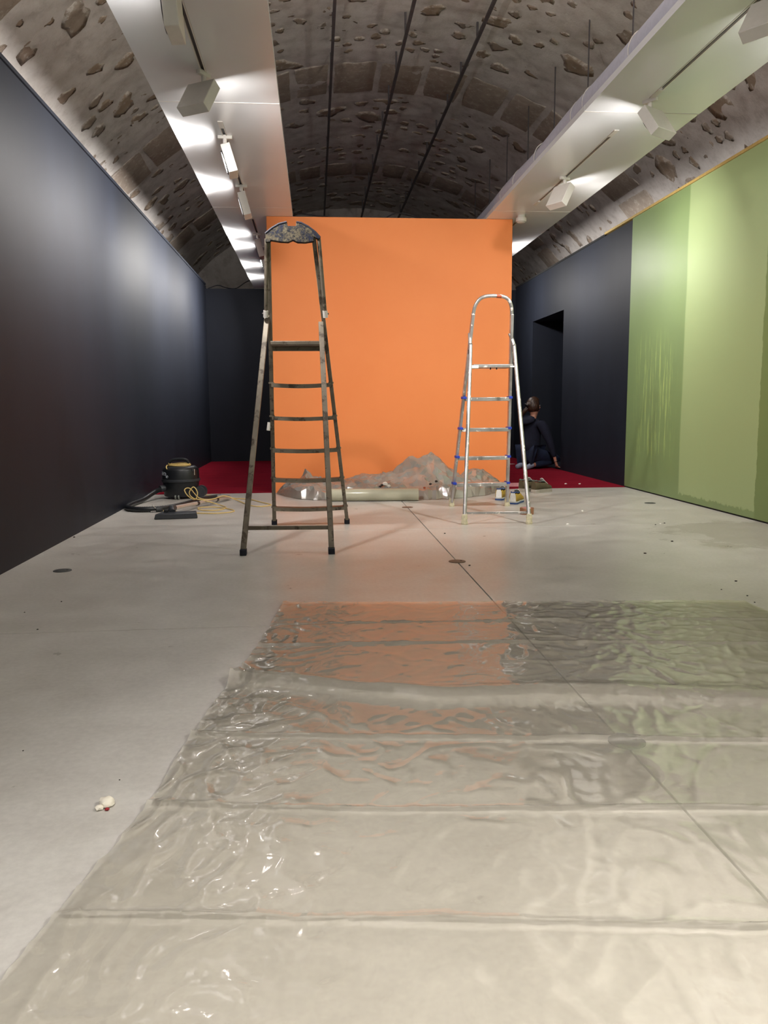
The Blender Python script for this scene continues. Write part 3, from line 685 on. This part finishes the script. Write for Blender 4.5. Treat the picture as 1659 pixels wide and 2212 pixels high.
# ------------------------------------------------------------------ plastic film spread over the floor
def lerp_tab(tab, x):
    if x <= tab[0][0]: return tab[0][1]
    for (a, fa), (b, fb) in zip(tab, tab[1:]):
        if x <= b: return fa+(fb-fa)*(x-a)/(b-a)
    return tab[-1][1]
ledge = [(.3, -.66), (1.06, -.453), (1.2, -.425), (1.545, -.350), (1.89, -.317), (2.26, -.262), (2.62, -.205), (3.17, -.146), (3.3, -.12)]
folds = [([(-.2, 2.885), (.7, 2.835), (1.2, 2.80), (1.75, 2.74)], .006, .012), ([(-.25, 2.62), (.6, 2.58), (1.2, 2.50), (1.75, 2.42)], .006, .02),
         ([(-.32, 1.895), (.13, 1.835), (.7, 1.77), (1.05, 1.72), (1.75, 1.60)], .009, .016), ([(-.35, 1.548), (.11, 1.482), (.5, 1.45), (.88, 1.415), (1.75, 1.32)], .010, .015),
         ([(-.43, 1.200), (.12, 1.138), (.6, 1.075), (1.75, .95)], .010, .016), ([(-.55, .80), (1.75, .62)], .010, .016)]
big0 = [(-.27, 2.30), (0.0, 2.20), (.28, 2.10), (.7, 2.085), (1.2, 1.985), (1.75, 1.86)]
def ridged(q): return 1-abs(noise.noise(q))*2
def film_z(x, y, d_edge):
    z = .007
    for tab, hh, wd_ in folds:
        dy = y-lerp_tab(tab, x)-.004*noise.noise(Vector((x*7, hh*900, 0)))
        wv = wd_*(.5+.45*abs(noise.noise(Vector((x*3, y, 4)))))
        if abs(dy) < wv*3:
            amp = hh*(.8+1.3*abs(noise.noise(Vector((x*2.3, wd_*300, 1)))))
            z += amp*(max(0, 1-abs(dy)/wv)**1.3 if dy < 0 else max(0, 1-abs(dy)/(wv*2.6))**2)
    dy = y-lerp_tab(big0, x)
    wv = .045+.02*x; hh = .030*(1-.35*min(1, max(0, x)))
    z += hh*math.exp(-(dy/wv)**2)*(1+.25*noise.noise(Vector((x*6, y*6, 2))))
    near = math.exp(-d_edge/.38); side = math.exp(-((x-1.15)/.45)**2)*max(0, min(1, (y-1.5)/.6))
    A_ = .0006+.0052*near+.0026*side
    q = Vector((x*13+.6*noise.noise(Vector((x*3, y*3, 9))), y*9.0-x*5.5, 0))
    r1 = ridged(q+Vector((5, 1, 0))); z += A_*max(0, r1-.25)**2*1.6
    q2_ = Vector((x*11+y*4, y*13, 3.3)); z += A_*.45*max(0, ridged(q2_)-.3)**2
    w1 = Vector((x*6+1.2*noise.noise(Vector((x*4, y*4, 11))), y*8+1.2*noise.noise(Vector((x*4, y*4, 15))), 21))
    z += (.0012+.0030*near+.0022*side)*max(0, ridged(w1)-.72)*3.2
    w2 = Vector((x*17+y*6, y*15-x*8, 31)); z += (.0003+.0014*near+.0012*side)*max(0, ridged(w2)-.6)*2.2
    z += .0010*noise.noise(Vector((x*2.3, y*2.3, 7)))+.0003*noise.noise(Vector((x*21, y*21, 1)))
    return max(z, .0045)
fb = MB(); nu, nv = 250, 330
def fpt(u, v):
    x0 = -.6+u*2.35
    yf = 3.185-.08*(x0+.15)+.012*noise.noise(Vector((x0*6, 0, 0)))+.008*noise.noise(Vector((x0*21, 0, 3)))
    y = .30+(yf-.30)*v
    le = lerp_tab(ledge, y)+.006*noise.noise(Vector((y*9, 2, 0)))+.003*noise.noise(Vector((y*30, 2, 5)))
    x = le+(1.72-le)*(u**1.12)
    return Vector((x, y, film_z(x, y, min(x-le, 1.0))))
fb.grid(nu, nv, fpt)
tag(fb.build('plastic_sheet', 'floor_film', angle=180, fix=False), 'clear creased plastic film spread over the concrete floor', 'plastic sheet')

# ------------------------------------------------------------------ heap of crumpled film along the orange wall
prof = [(-.365, .012), (-.29, .10), (-.22, .12), (-.14, .13), (-.095, .225), (-.06, .17), (.04, .135), (.13, .125), (.25, .13), (.34, .165), (.42, .185), (.47, .165), (.60, .175), (.72, .215), (.80, .285), (.86, .335), (.94, .335), (1.03, .345), (1.07, .37), (1.13, .32), (1.19, .26), (1.24, .20), (1.28, .21), (1.32, .145), (1.38, .20), (1.46, .24), (1.56, .19), (1.68, .12), (1.76, .05), (1.80, .012)]
front = [(-.365, 7.42), (-.28, 7.14), (-.18, 6.97), (.0, 6.84), (.13, 6.86), (.6, 6.86), (.86, 6.84), (.95, 6.745), (1.1, 6.75), (1.3, 6.84), (1.5, 6.98), (1.76, 7.34), (1.80, 7.42)]
hb = MB()
def hpt(u, v):
    x = -.365+u*2.165
    yf = lerp_tab(front, x); yb_ = 7.47
    h = lerp_tab(prof, x)
    y = yf+(yb_-yf)*v+(1-v)*.05*noise.noise(Vector((x*6, 3, 0)))+(1-v)*.03*noise.noise(Vector((x*17, 5, 0)))
    # bulging rim in front, peak towards the wall
    fr = min(1, v/.14); low = .095*min(1, h/.14)
    if v < .45: z = low*sqrt(max(0, 1-(1-fr)**2))+ (h-low)*max(0, (v-.14)/.31)**1.6*.55
    elif v < .72: z = low+(h-low)*(.55+.45*((v-.45)/.27))
    else: z = h*(1-((v-.72)/.28)**2*.9)
    kk = min(1, h/.12)*min(1, .25+v/.08)*min(1, (1-v)/.08)
    cr = noise.noise(Vector((x*4, y*4, 8)))*.02+(ridged(Vector((x*5+y*3, y*4, 3)))-.4)*.028
    jx, jy, jz = (random.uniform(-1, 1) for _ in range(3))
    return Vector((x+kk*.010*jx, min(y+kk*.012*jy+kk*.02*noise.noise(Vector((x*8, z*14, 2))), 7.50), max(.003, z+kk*(cr+.012*jz))))
hb.grid(64, 18, hpt)
bmesh.ops.triangulate(hb.bm, faces=hb.bm.faces)
hp_ = tag(hb.build('crumpled_plastic', 'heap_film', angle=14, fix=False), 'heap of crumpled used plastic film piled against the orange wall', 'plastic sheet')
def blob(name, mat, c, r, parent, seed, flat=.6):
    m_ = MB(); bmesh.ops.create_icosphere(m_.bm, subdivisions=2, radius=r)
    for v_ in m_.bm.verts:
        k = 1+.35*noise.noise(v_.co*(1.6/r)+Vector((seed, 0, 0))); v_.co = Vector((v_.co.x*k, v_.co.y*k, v_.co.z*k*flat))+Vector(c)
    return m_.build(name, mat, parent)
for c_, r_, mt_ in (((.98, 6.80, .130), .012, 'dirt'), ((1.035, 6.83, .150), .013, 'dirt'), ((.925, 6.78, .100), .010, 'rust_paint'), ((.60, 6.93, .125), .024, 'white_paint'), ((.57, 6.93, .115), .013, 'dirt'), ((.555, 6.94, .10), .012, 'dirt'), ((.63, 6.92, .105), .018, 'white_paint')):
    blob('paint_blob', mt_, c_, r_, hp_, r_*700, .8)
# roll of film
T = thing('film_roll', 'pale green roll of plastic film lying in front of the crumpled heap', 'plastic roll', (.48, 6.70, 0))
r0, r1 = Vector((.085, 6.765, .0535)), Vector((.862, 6.690, .0535)); dr = (r1-r0).normalized(); nr = Vector((0, 0, 1)); sr = dr.cross(nr)
rb = MB(); seg = 40; rings = []
for p, r in ((r0, .020), (r0, .0505), (r0+dr*.004, .0525), (r1-dr*.004, .0525), (r1, .0505), (r1, .020), (r1-dr*.3, .020), (r0+dr*.3, .020)):
    rings.append([rb.bm.verts.new(p+nr*(cos(2*pi*k/seg)*r*(1-.012*cos(k)))+sr*(sin(2*pi*k/seg)*r)) for k in range(seg)])
for i in range(len(rings)):
    Ra, Rb = rings[i], rings[(i+1) % len(rings)]
    for k in range(seg): rb.bm.faces.new((Ra[k], Ra[(k+1) % seg], Rb[(k+1) % seg], Rb[k]))
rl = rb.build('film_windings', 'film_roll', T)
MB().tube([r0+dr*.002, r1-dr*.002], .0195, 20).build('core', 'brown_tape', T)
MB().poly([r0+dr*.01-sr*.046+nr*(.022), r1-dr*.01-sr*.046+nr*(.022), r1-dr*.02-sr*.030+nr*.0445, r0+dr*.03-sr*.030+nr*.0440], (0, -.0006, .0012)).build('loose_flap', 'film_roll', T)

# ------------------------------------------------------------------ shoes
def shoe_mesh(L_, W_, H_, sole):
    pass
def shoe(name, label, group, loc, rz, upm, toe_m, sole_m, mid_m, lining, tongue_m, L_=.235, W_=.085, H_=.078, sole_h=.024):
    t = thing(name, label, 'shoe', loc, rz, group, local=True)
    # outline: toe at +Y, heel at -Y
    prof_ = [(-.5, .30), (-.46, .40), (-.36, .44), (-.18, .40), (0, .40), (.18, .46), (.32, .47), (.42, .38), (.48, .22), (.5, .05)]
    def wdt(v): return lerp_tab(prof_, v)*W_
    def outline(z, k, n=22):
        pts = []
        for i in range(n): v = -.5+i/(n-1); pts.append((wdt(v)*k, v*L_*(1 if k <= 1 else 1.01), z))
        return pts+[(-x, y, z) for x, y, z in pts[::-1]]
    s_ = MB(); s_.poly(outline(0, 1.04), (0, 0, sole_h*.55)); s_.build('sole', sole_m, t, bevel=.002)
    m_ = MB(); m_.poly(outline(sole_h*.55, 1.07), (0, 0, sole_h*.45)); m_.build('midsole', mid_m, t, bevel=.002)
    top_ = [(-.5, .95), (-.42, 1.0), (-.25, .84), (-.05, .86), (.10, .78), (.25, .50), (.40, .36), (.5, .14)]
    u_ = MB(); nn, mm = 26, 12; rows_ = []
    for i in range(nn+1):
        v = -.5+i/nn; wv = wdt(v)*.98; hv = lerp_tab(top_, v)*H_; op = v < .06   # open collar towards the heel
        row = []
        for j in range(mm+1):
            a_ = pi*j/mm; x = cos(a_); zc = sin(a_)
            xx = wv*(abs(x)**.7)*(1 if x > 0 else -1); zz__ = sole_h+hv*(zc**.6 if zc > 0 else 0)
            if op and .30 < j/mm < .70: row.append(None)
            else: row.append(u_.bm.verts.new((xx, v*L_, zz__)))
        rows_.append(row)
    for ra, rb_ in zip(rows_, rows_[1:]):
        for j in range(mm):
            q = (ra[j], ra[j+1], rb_[j+1], rb_[j])
            if all(x is not None for x in q): u_.bm.faces.new(q)
    o = u_.build('upper', upm, t, angle=60); sm = o.modifiers.new('solid', 'SOLIDIFY'); sm.thickness = .004
    # heel counter closes the back
    hc = MB(); hv = H_*.97
    hc.poly([(wdt(-.5)*cos(pi*j/10)*1.0, -.5*L_, sole_h+hv*(sin(pi*j/10)**.6 if 0 < j < 10 else 0)) for j in range(11)], (0, .006, 0)).build('heel_counter', upm if 'olive' in upm else tongue_m, t)
    il = MB(); il.poly([(wdt(-.46)*.7, -.46*L_, sole_h+.006), (wdt(0)*.8, 0, sole_h+.006), (wdt(.2)*.6, .2*L_, sole_h+.006), (-wdt(.2)*.6, .2*L_, sole_h+.006), (-wdt(0)*.8, 0, sole_h+.006), (-wdt(-.46)*.7, -.46*L_, sole_h+.006)], (0, 0, .004)).build('insole', lining, t)
    tg = MB().grid(6, 8, lambda u, v: Vector(((u-.5)*W_*.55, L_*(-.03+.26*v), sole_h+H_*(1.05-.55*v)+.010*(1-(2*u-1)**2)))).build('tongue', tongue_m, t)
    tg.modifiers.new('solid', 'SOLIDIFY').thickness = .003
    for k in range(4):
        v = .06+.055*k; z = sole_h+H_*(lerp_tab(top_, v))+.006
        MB().tube([(-W_*.24, v*L_, z-.008), (0, v*L_+.004, z+.002), (W_*.24, v*L_, z-.008)], .003, 6).build('lace', tongue_m, t)
    pts = []
    for i in range(15): v = -.5+.56*i/14; pts.append((wdt(v)*.55, v*L_, sole_h+lerp_tab(top_, v)*H_*.98))
    MB().tube(pts+[(-x, y, z) for x, y, z in pts[::-1]], .0045, 8, closed=True).build('collar', lining, t)
    return t
ga, gb = 'mustard sneakers', 'olive shoes'
S_ = ('sneaker_mustard', 'sneaker_white', 'sneaker_blue', 'sole_grey', 'sneaker_blue', 'sneaker_white')
shoe('sneaker', 'mustard and white sneaker half hidden by a foot of the aluminium ladder', ga, (1.592, 6.72, 0), rad(-28), *S_)
shoe('sneaker', 'mustard and white sneaker standing clear of its twin, heel towards the aluminium ladder', ga, (1.645, 6.43, 0), rad(-30), *S_)
O_ = ('olive_suede', 'sneaker_white', 'sole_stone', 'sole_stone', 'lining_grey', 'sneaker_white')
shoe('casual_shoe', 'olive brown shoe with pale sole at the carpet edge, behind its twin', gb, (1.985, 7.30, 0), rad(-58), *O_, H_=.086, sole_h=.032)
shoe('casual_shoe', 'olive brown shoe with pale sole at the carpet edge, in front of its twin', gb, (2.075, 7.19, 0), rad(-58), *O_, H_=.086, sole_h=.032)
# roll of brown tape
tp = thing('tape_roll', 'roll of brown packing tape lying flat behind a ladder foot', 'tape roll', (1.545, 5.74, 0))
MB().lathe([(.034, .0), (.050, .0), (.051, .002), (.051, .046), (.050, .048), (.034, .048), (.034, .0)], (1.545, 5.74, 0), 36, cap=False).build('tape', 'brown_tape', tp)
MB().lathe([(.031, .0005), (.0338, .0005), (.0338, .0475), (.031, .0475), (.031, .0005)], (1.545, 5.74, 0), 36, cap=False).build('core', 'paper', tp)

# ------------------------------------------------------------------ floor covers and scraps
for (x, y), lab, mt_ in (((-1.264, 4.016), 'round dark metal floor cover near the foot of the charcoal wall', 'disc_metal'), ((.7175, 6.257), 'round rusty floor cover on the joint in front of the film roll', 'disc_rusty'),
                   ((.7175, 4.013), 'round rusty floor cover on the joint beyond the plastic film', 'disc_rusty'), ((.728, 1.765), 'round dark floor cover seen through the plastic film', 'disc_metal'), ((2.702, 6.245), 'round dark floor cover near the foot of the green wall', 'disc_metal')):
    t = thing('floor_cover', lab, 'floor cover', (x, y, 0), group='round floor covers')
    MB().lathe([(.044, .0), (.044, .0022), (.042, .003)], (x, y, 0), 32).build('lid', mt_, t)
    MB().lathe([(.006, .003), (.006, .0034)], (x+.022, y+.006, 0), 12).build('key_hole', 'gap_black', t)
t = thing('plaster_crumb', 'cream crumb of plaster with a red paint fleck on bare concrete', 'plaster crumb', (-.434, 1.567, 0))
blob('crumb', 'plaster_crumb', (-.436, 1.572, .008), .017, t, 3, .5); blob('crumb_edge', 'plaster_crumb', (-.446, 1.556, .005), .009, t, 6, .5)
blob('red_fleck', 'red_paint', (-.430, 1.551, .003), .0045, t, 4, .6)
gg = 'dark crumbs of dirt on the concrete'
for i, (x, y, r) in enumerate(((-.70, 1.859, .0035), (-.437, 1.684, .003), (-1.068, 3.356, .006), (-1.023, 2.93, .006), (-1.16, 3.192, .005), (2.339, 5.16, .010), (2.25, 5.10, .009), (2.07, 4.456, .012), (1.759, 4.107, .012), (1.887, 3.4, .010), (1.74, 3.25, .006), (1.79, 3.13, .007), (1.76, 3.02, .006), (1.80, 2.98, .006), (-1.513, 5.07, .012), (.80, 4.92, .010), (.76, 3.90, .010))):
    o = blob('dirt_crumb', 'dirt', (x, y, r*.2), r*.6, None, i*3.1, .5); tag(o, 'dark crumb of dirt lying on the bare concrete', 'dirt', gg)
for i, (x, y, r) in enumerate(((1.68, 5.195, .010), (2.003, 5.849, .009), (2.30, 5.14, .008), (2.504, 7.834, .012), (2.64, 7.812, .011))):
    z0 = .006 if y > 7.5 else 0
    o = blob('white_fleck', 'white_paint', (x, y, z0+r*.3), r, None, i*2.3+1, .5)
    tag(o, 'white paint fleck on the red carpet by the doorway wall' if z0 else 'white paint fleck on the concrete near the damp patch', 'paint fleck', 'white flecks on the carpet' if z0 else 'white flecks on the concrete')
tag(MB().box(1.885, 1.985, 7.67, 7.70, .006, .040).build('paper_tag', 'paper', bevel=.001), 'small pink paper tag standing on the carpet edge', 'paper')
tag(MB().poly([(2.55, 10.55, .007), (2.68, 10.60, .007), (2.57, 10.68, .007)], (0, 0, .004)).build('paper_scrap', 'white_paper'), 'white paper scrap on the carpet behind the aluminium ladder', 'paper')
# black cables over the walls
def cable(label, pts, r=.006): tag(MB().tube(cat(pts, 8), r, 8).build('cable', 'track_black'), label, 'cable')
cable('black cable looping over the top of the back wall', [(-1.50, 11.97, 2.49), (-1.36, 11.97, 2.535), (-1.24, 11.96, 2.50), (-1.10, 11.97, 2.495), (-.98, 11.97, 2.57), (-.90, 11.97, 2.605), (-.78, 12.0, 2.62), (-.60, 12.05, 2.60)], .007)
cable('black cable sagging onto the orange wall beside the charcoal wall panels', [(-.30, 7.62, 2.585), (-.16, 7.62, 2.552), (0, 7.62, 2.535), (.18, 7.62, 2.515), (.40, 7.66, 2.503), (.62, 7.66, 2.502)])
cable('black cable arching over the middle of the orange wall', [(.60, 7.70, 2.505), (.68, 7.70, 2.53), (.76, 7.70, 2.57), (.84, 7.70, 2.578), (.93, 7.70, 2.56), (1.05, 7.70, 2.53), (1.16, 7.70, 2.505)])

# ------------------------------------------------------------------ kneeling person
def skin_obj(name, mat, verts, edges, radii, parent=None, root=0, sub=2):
    me = D.meshes.new(name); me.from_pydata([tuple(v) for v in verts], edges, []); me.materials.append(MATS[mat])
    o = D.objects.new(name, me); COL.objects.link(o); o.parent = parent
    o.modifiers.new('skin', 'SKIN'); me.update()
    if not me.skin_vertices: 
        bpy.context.view_layer.objects.active = o
    sv = me.skin_vertices[0].data
    for i, r in enumerate(radii): sv[i].radius = (r, r) if not isinstance(r, tuple) else r; sv[i].use_root = (i == root); sv[i].use_loose = False
    o.modifiers['skin'].use_smooth_shade = True; o.modifiers['skin'].branch_smoothing = .6
    s_ = o.modifiers.new('sub', 'SUBSURF'); s_.levels = sub; s_.render_levels = sub
    return o
PO = Vector((2.70, 9.86, .006))
az = rad(58); df = Vector((sin(az), cos(az), 0)); rg = Vector((cos(az), -sin(az), 0)); zz1 = Vector((0, 0, 1))
def pp(f, r, z): return df*f+rg*r+zz1*z       # forward, right, up from the person's base
J = {'pelvis': pp(-.02, 0, .200), 'spine': pp(0, 0, .33), 'chest': pp(.015, 0, .46), 'upchest': pp(.02, 0, .555), 'neck': pp(.035, -.01, .635), 'skull0': pp(.05, -.012, .690), 'skull1': pp(.052, -.012, .770), 'skull2': pp(.045, -.012, .845),
     'rsh': pp(.01, .135, .580), 'rel': pp(.075, .235, .345), 'rwr': pp(.135, .275, .115), 'rpalm': pp(.150, .282, .050),
     'lsh': pp(.01, -.135, .580), 'lel': pp(.12, -.185, .38), 'lwr': pp(.25, -.13, .245), 'lpalm': pp(.30, -.115, .225),
     'rhip': pp(-.01, .075, .185), 'rkn': pp(.385, .115, .105), 'ran': pp(-.055, .085, .055), 'rto': pp(-.190, .090, .022),
     'lhip': pp(-.01, -.075, .185), 'lkn': pp(.385, -.095, .105), 'lan': pp(-.055, -.085, .055), 'lto': pp(-.190, -.075, .022)}
def build_skel(chains, rad_, extra=()):
    names = []; edges = set()
    for ch in chains:
        for n_ in ch:
            if n_ not in names: names.append(n_)
        for a_, b_ in zip(ch, ch[1:]): edges.add((names.index(a_), names.index(b_)))
    return [J[n_] for n_ in names], sorted(edges), [rad_[n_] for n_ in names]
RB = {'pelvis': .098, 'spine': .088, 'chest': .098, 'upchest': .066, 'neck': .040, 'skull0': .055, 'skull1': .070, 'skull2': .058, 'rsh': .026, 'rel': .026, 'rwr': .020, 'rpalm': (.024, .014), 'lsh': .026, 'lel': .026, 'lwr': .020, 'lpalm': (.024, .014),
      'rhip': .078, 'rkn': .052, 'ran': .032, 'rto': .020, 'lhip': .078, 'lkn': .052, 'lan': .032, 'lto': .020}
chains = [['pelvis', 'spine', 'chest', 'upchest', 'neck', 'skull0', 'skull1', 'skull2'], ['upchest', 'rsh', 'rel', 'rwr', 'rpalm'], ['upchest', 'lsh', 'lel', 'lwr', 'lpalm'], ['pelvis', 'rhip', 'rkn', 'ran', 'rto'], ['pelvis', 'lhip', 'lkn', 'lan', 'lto']]
fd = (df*.55+rg*.25).normalized(); fs = rg*.85-df*.3; fs.normalize()       # fingers of the propping hand point forward on the floor
for k, (o_, l_) in enumerate(((-.019, .050), (-.0065, .058), (.006, .055), (.018, .044))):
    b0 = J['rpalm']+fs*o_+fd*.014+zz1*-.018
    J[f'rf{k}a'] = b0; J[f'rf{k}b'] = b0+fd*l_*.5+zz1*-.012; J[f'rf{k}c'] = b0+fd*l_+zz1*-.016
    RB[f'rf{k}a'] = .0085; RB[f'rf{k}b'] = .0075; RB[f'rf{k}c'] = .006; chains.append(['rpalm', f'rf{k}a', f'rf{k}b', f'rf{k}c'])
    b0 = J['lpalm']+rg*(o_*.9)+df*.02
    J[f'lf{k}a'] = b0; J[f'lf{k}b'] = b0+df*l_*.5+zz1*-.006; J[f'lf{k}c'] = b0+df*l_*.85+zz1*-.026
    RB[f'lf{k}a'] = .0085; RB[f'lf{k}b'] = .0075; RB[f'lf{k}c'] = .006; chains.append(['lpalm', f'lf{k}a', f'lf{k}b', f'lf{k}c'])
J['rth'] = J['rpalm']-fs*.028+fd*.006+zz1*-.016; J['rth2'] = J['rth']-fs*.012+fd*.022+zz1*-.014; RB['rth'] = .0095; RB['rth2'] = .0075; chains.append(['rpalm', 'rth', 'rth2'])
J['lth'] = J['lpalm']+rg*.028+df*.006; J['lth2'] = J['lth']+rg*.012+df*.022+zz1*-.01; RB['lth'] = .0095; RB['lth2'] = .0075; chains.append(['lpalm', 'lth', 'lth2'])
person = skin_obj('person', 'skin', *build_skel(chains, RB))
person.location = PO; tag(person, 'person in navy hoodie and jeans kneeling at the doorway, one hand on the carpet', 'person')
hz = lambda d_: {k: d_[k] for k in d_}
RH = {'pelvis': .128, 'spine': .118, 'chest': .126, 'upchest': .118, 'neck': .052, 'rsh': .070, 'rel': .050, 'rwr': .032, 'lsh': .070, 'lel': .050, 'lwr': .032}
J['rshh'] = J['rsh']+zz1*.014; J['lshh'] = J['lsh']+zz1*.014; RH['rshh'] = RH['lshh'] = .078
J['hem'] = pp(-.035, 0, .165); RH['hem'] = .142; J['neckb'] = J['neck'].lerp(J['upchest'], .25); RH['neckb'] = .058
J['rcuff'] = J['rwr'].lerp(J['rel'], .12); RH['rcuff'] = .033; J['lcuff'] = J['lwr'].lerp(J['lel'], .12); RH['lcuff'] = .033
skin_obj('hoodie', 'navy_hoodie', *build_skel([['hem', 'spine', 'chest', 'upchest', 'neckb'], ['upchest', 'rshh', 'rel', 'rcuff'], ['upchest', 'lshh', 'lel', 'lcuff']], RH), parent=person)
RJ = {'pelvis': .125, 'rhip': .098, 'rkn': .070, 'ran': .046, 'lhip': .098, 'lkn': .070, 'lan': .046}
skin_obj('jeans', 'jeans', *build_skel([['pelvis', 'rhip', 'rkn', 'ran'], ['pelvis', 'lhip', 'lkn', 'lan']], RJ), parent=person)
for s_ in 'rl':
    RS = {s_+'an': .037, s_+'to': .028}; J[s_+'mid'] = J[s_+'an'].lerp(J[s_+'to'], .55); RS[s_+'mid'] = .034
    skin_obj('sock', 'sock_grey', *build_skel([[s_+'an', s_+'mid', s_+'to']], RS), parent=person)
# hood lying on the back, hair, ponytail, clip, face
m_ = MB(); hc_ = pp(-.055, -.03, .615)
bmesh.ops.create_icosphere(m_.bm, subdivisions=3, radius=1)
for v_ in m_.bm.verts:
    c0 = v_.co.copy(); k = 1+.12*noise.noise(c0*2.5)
    v_.co = hc_+df*(c0.x*.062*k)+rg*(c0.y*.125*k)+zz1*(c0.z*.052*k-.35*.1*max(0, -c0.x)*1.2)
m_.build('hood', 'navy_hoodie', person, angle=180)
hy = rad(4); hf = df*cos(hy)+rg*sin(hy); hr_ = Vector((hf.y, -hf.x, 0)); hc2 = pp(.052, -.012, .775)
def hp2(f, r, z): return hc2+hf*f+hr_*r+zz1*z
m_ = MB(); bmesh.ops.create_icosphere(m_.bm, subdivisions=4, radius=1)
for v_ in m_.bm.verts:
    c0 = v_.co.copy(); s1 = 1+.035*noise.noise(Vector((c0.y*9, c0.x*3, c0.z*3)))
    f = c0.x*.100*s1-.012; z = c0.z*.118*s1+.005; r = c0.y*.086*s1
    if c0.x > .25 and c0.z < .55: f *= .55; r *= .8                    # hairline opens over the face
    if c0.z < -.35: z = -.045+ (z+.045)*.45
    v_.co = hp2(f, r, z)
m_.build('hair', 'brown_hair', person, angle=180)
MB().tube(cat([hp2(-.085, -.02, -.02), hp2(-.125, -.045, -.065), hp2(-.130, -.075, -.120), hp2(-.115, -.10, -.150)], 6), [.030-.0011*i for i in range(19)], 10).build('ponytail', 'brown_hair', person, angle=180)
blob('bun', 'brown_hair', tuple(hp2(-.095, 0, .02)), .040, person, 2, 1.0)
MB().tube(cat([hp2(-.128, -.03, .035), hp2(-.140, 0, .02), hp2(-.128, .03, .0)], 5), .009, 8).build('hair_clip', 'clip_black', person)
# face details on the far side of the head
fc = MB(); fc.tube([hp2(.078, 0, .012), hp2(.092, 0, -.016), hp2(.080, 0, -.026)], [.008, .012, .008], 10); fc.build('nose', 'skin', person)
for sg in (-1, 1):
    blob('eye', 'white_paint', tuple(hp2(.064, sg*.026, .012)), .009, person, 1, .8); blob('iris', 'clip_black', tuple(hp2(.0705, sg*.026, .012)), .005, person, 1, 1)
    m_ = MB(); m_.tube(cat([hp2(-.005, sg*.072, .018), hp2(-.014, sg*.078, .005), hp2(-.010, sg*.077, -.018), hp2(.004, sg*.071, -.024)], 4), .007, 8); m_.build('ear', 'skin', person)
MB().tube([hp2(.062, -.022, -.050), hp2(.074, 0, -.050), hp2(.062, .022, -.050)], .0055, 8).build('mouth', 'red_paint', person)
wr = J['rwr'].lerp(J['rpalm'], .25); ax = (J['rwr']-J['rel']).normalized(); u_ = ax.orthogonal().normalized(); v2 = ax.cross(u_)
MB().tube([wr+(u_*cos(i*pi/12)+v2*sin(i*pi/12))*.026 for i in range(24)], .0045, 8, closed=True).build('bracelet', 'silver', person)

for o in D.objects:
    for k in ('_o', '_local'):
        if k in o: del o[k]
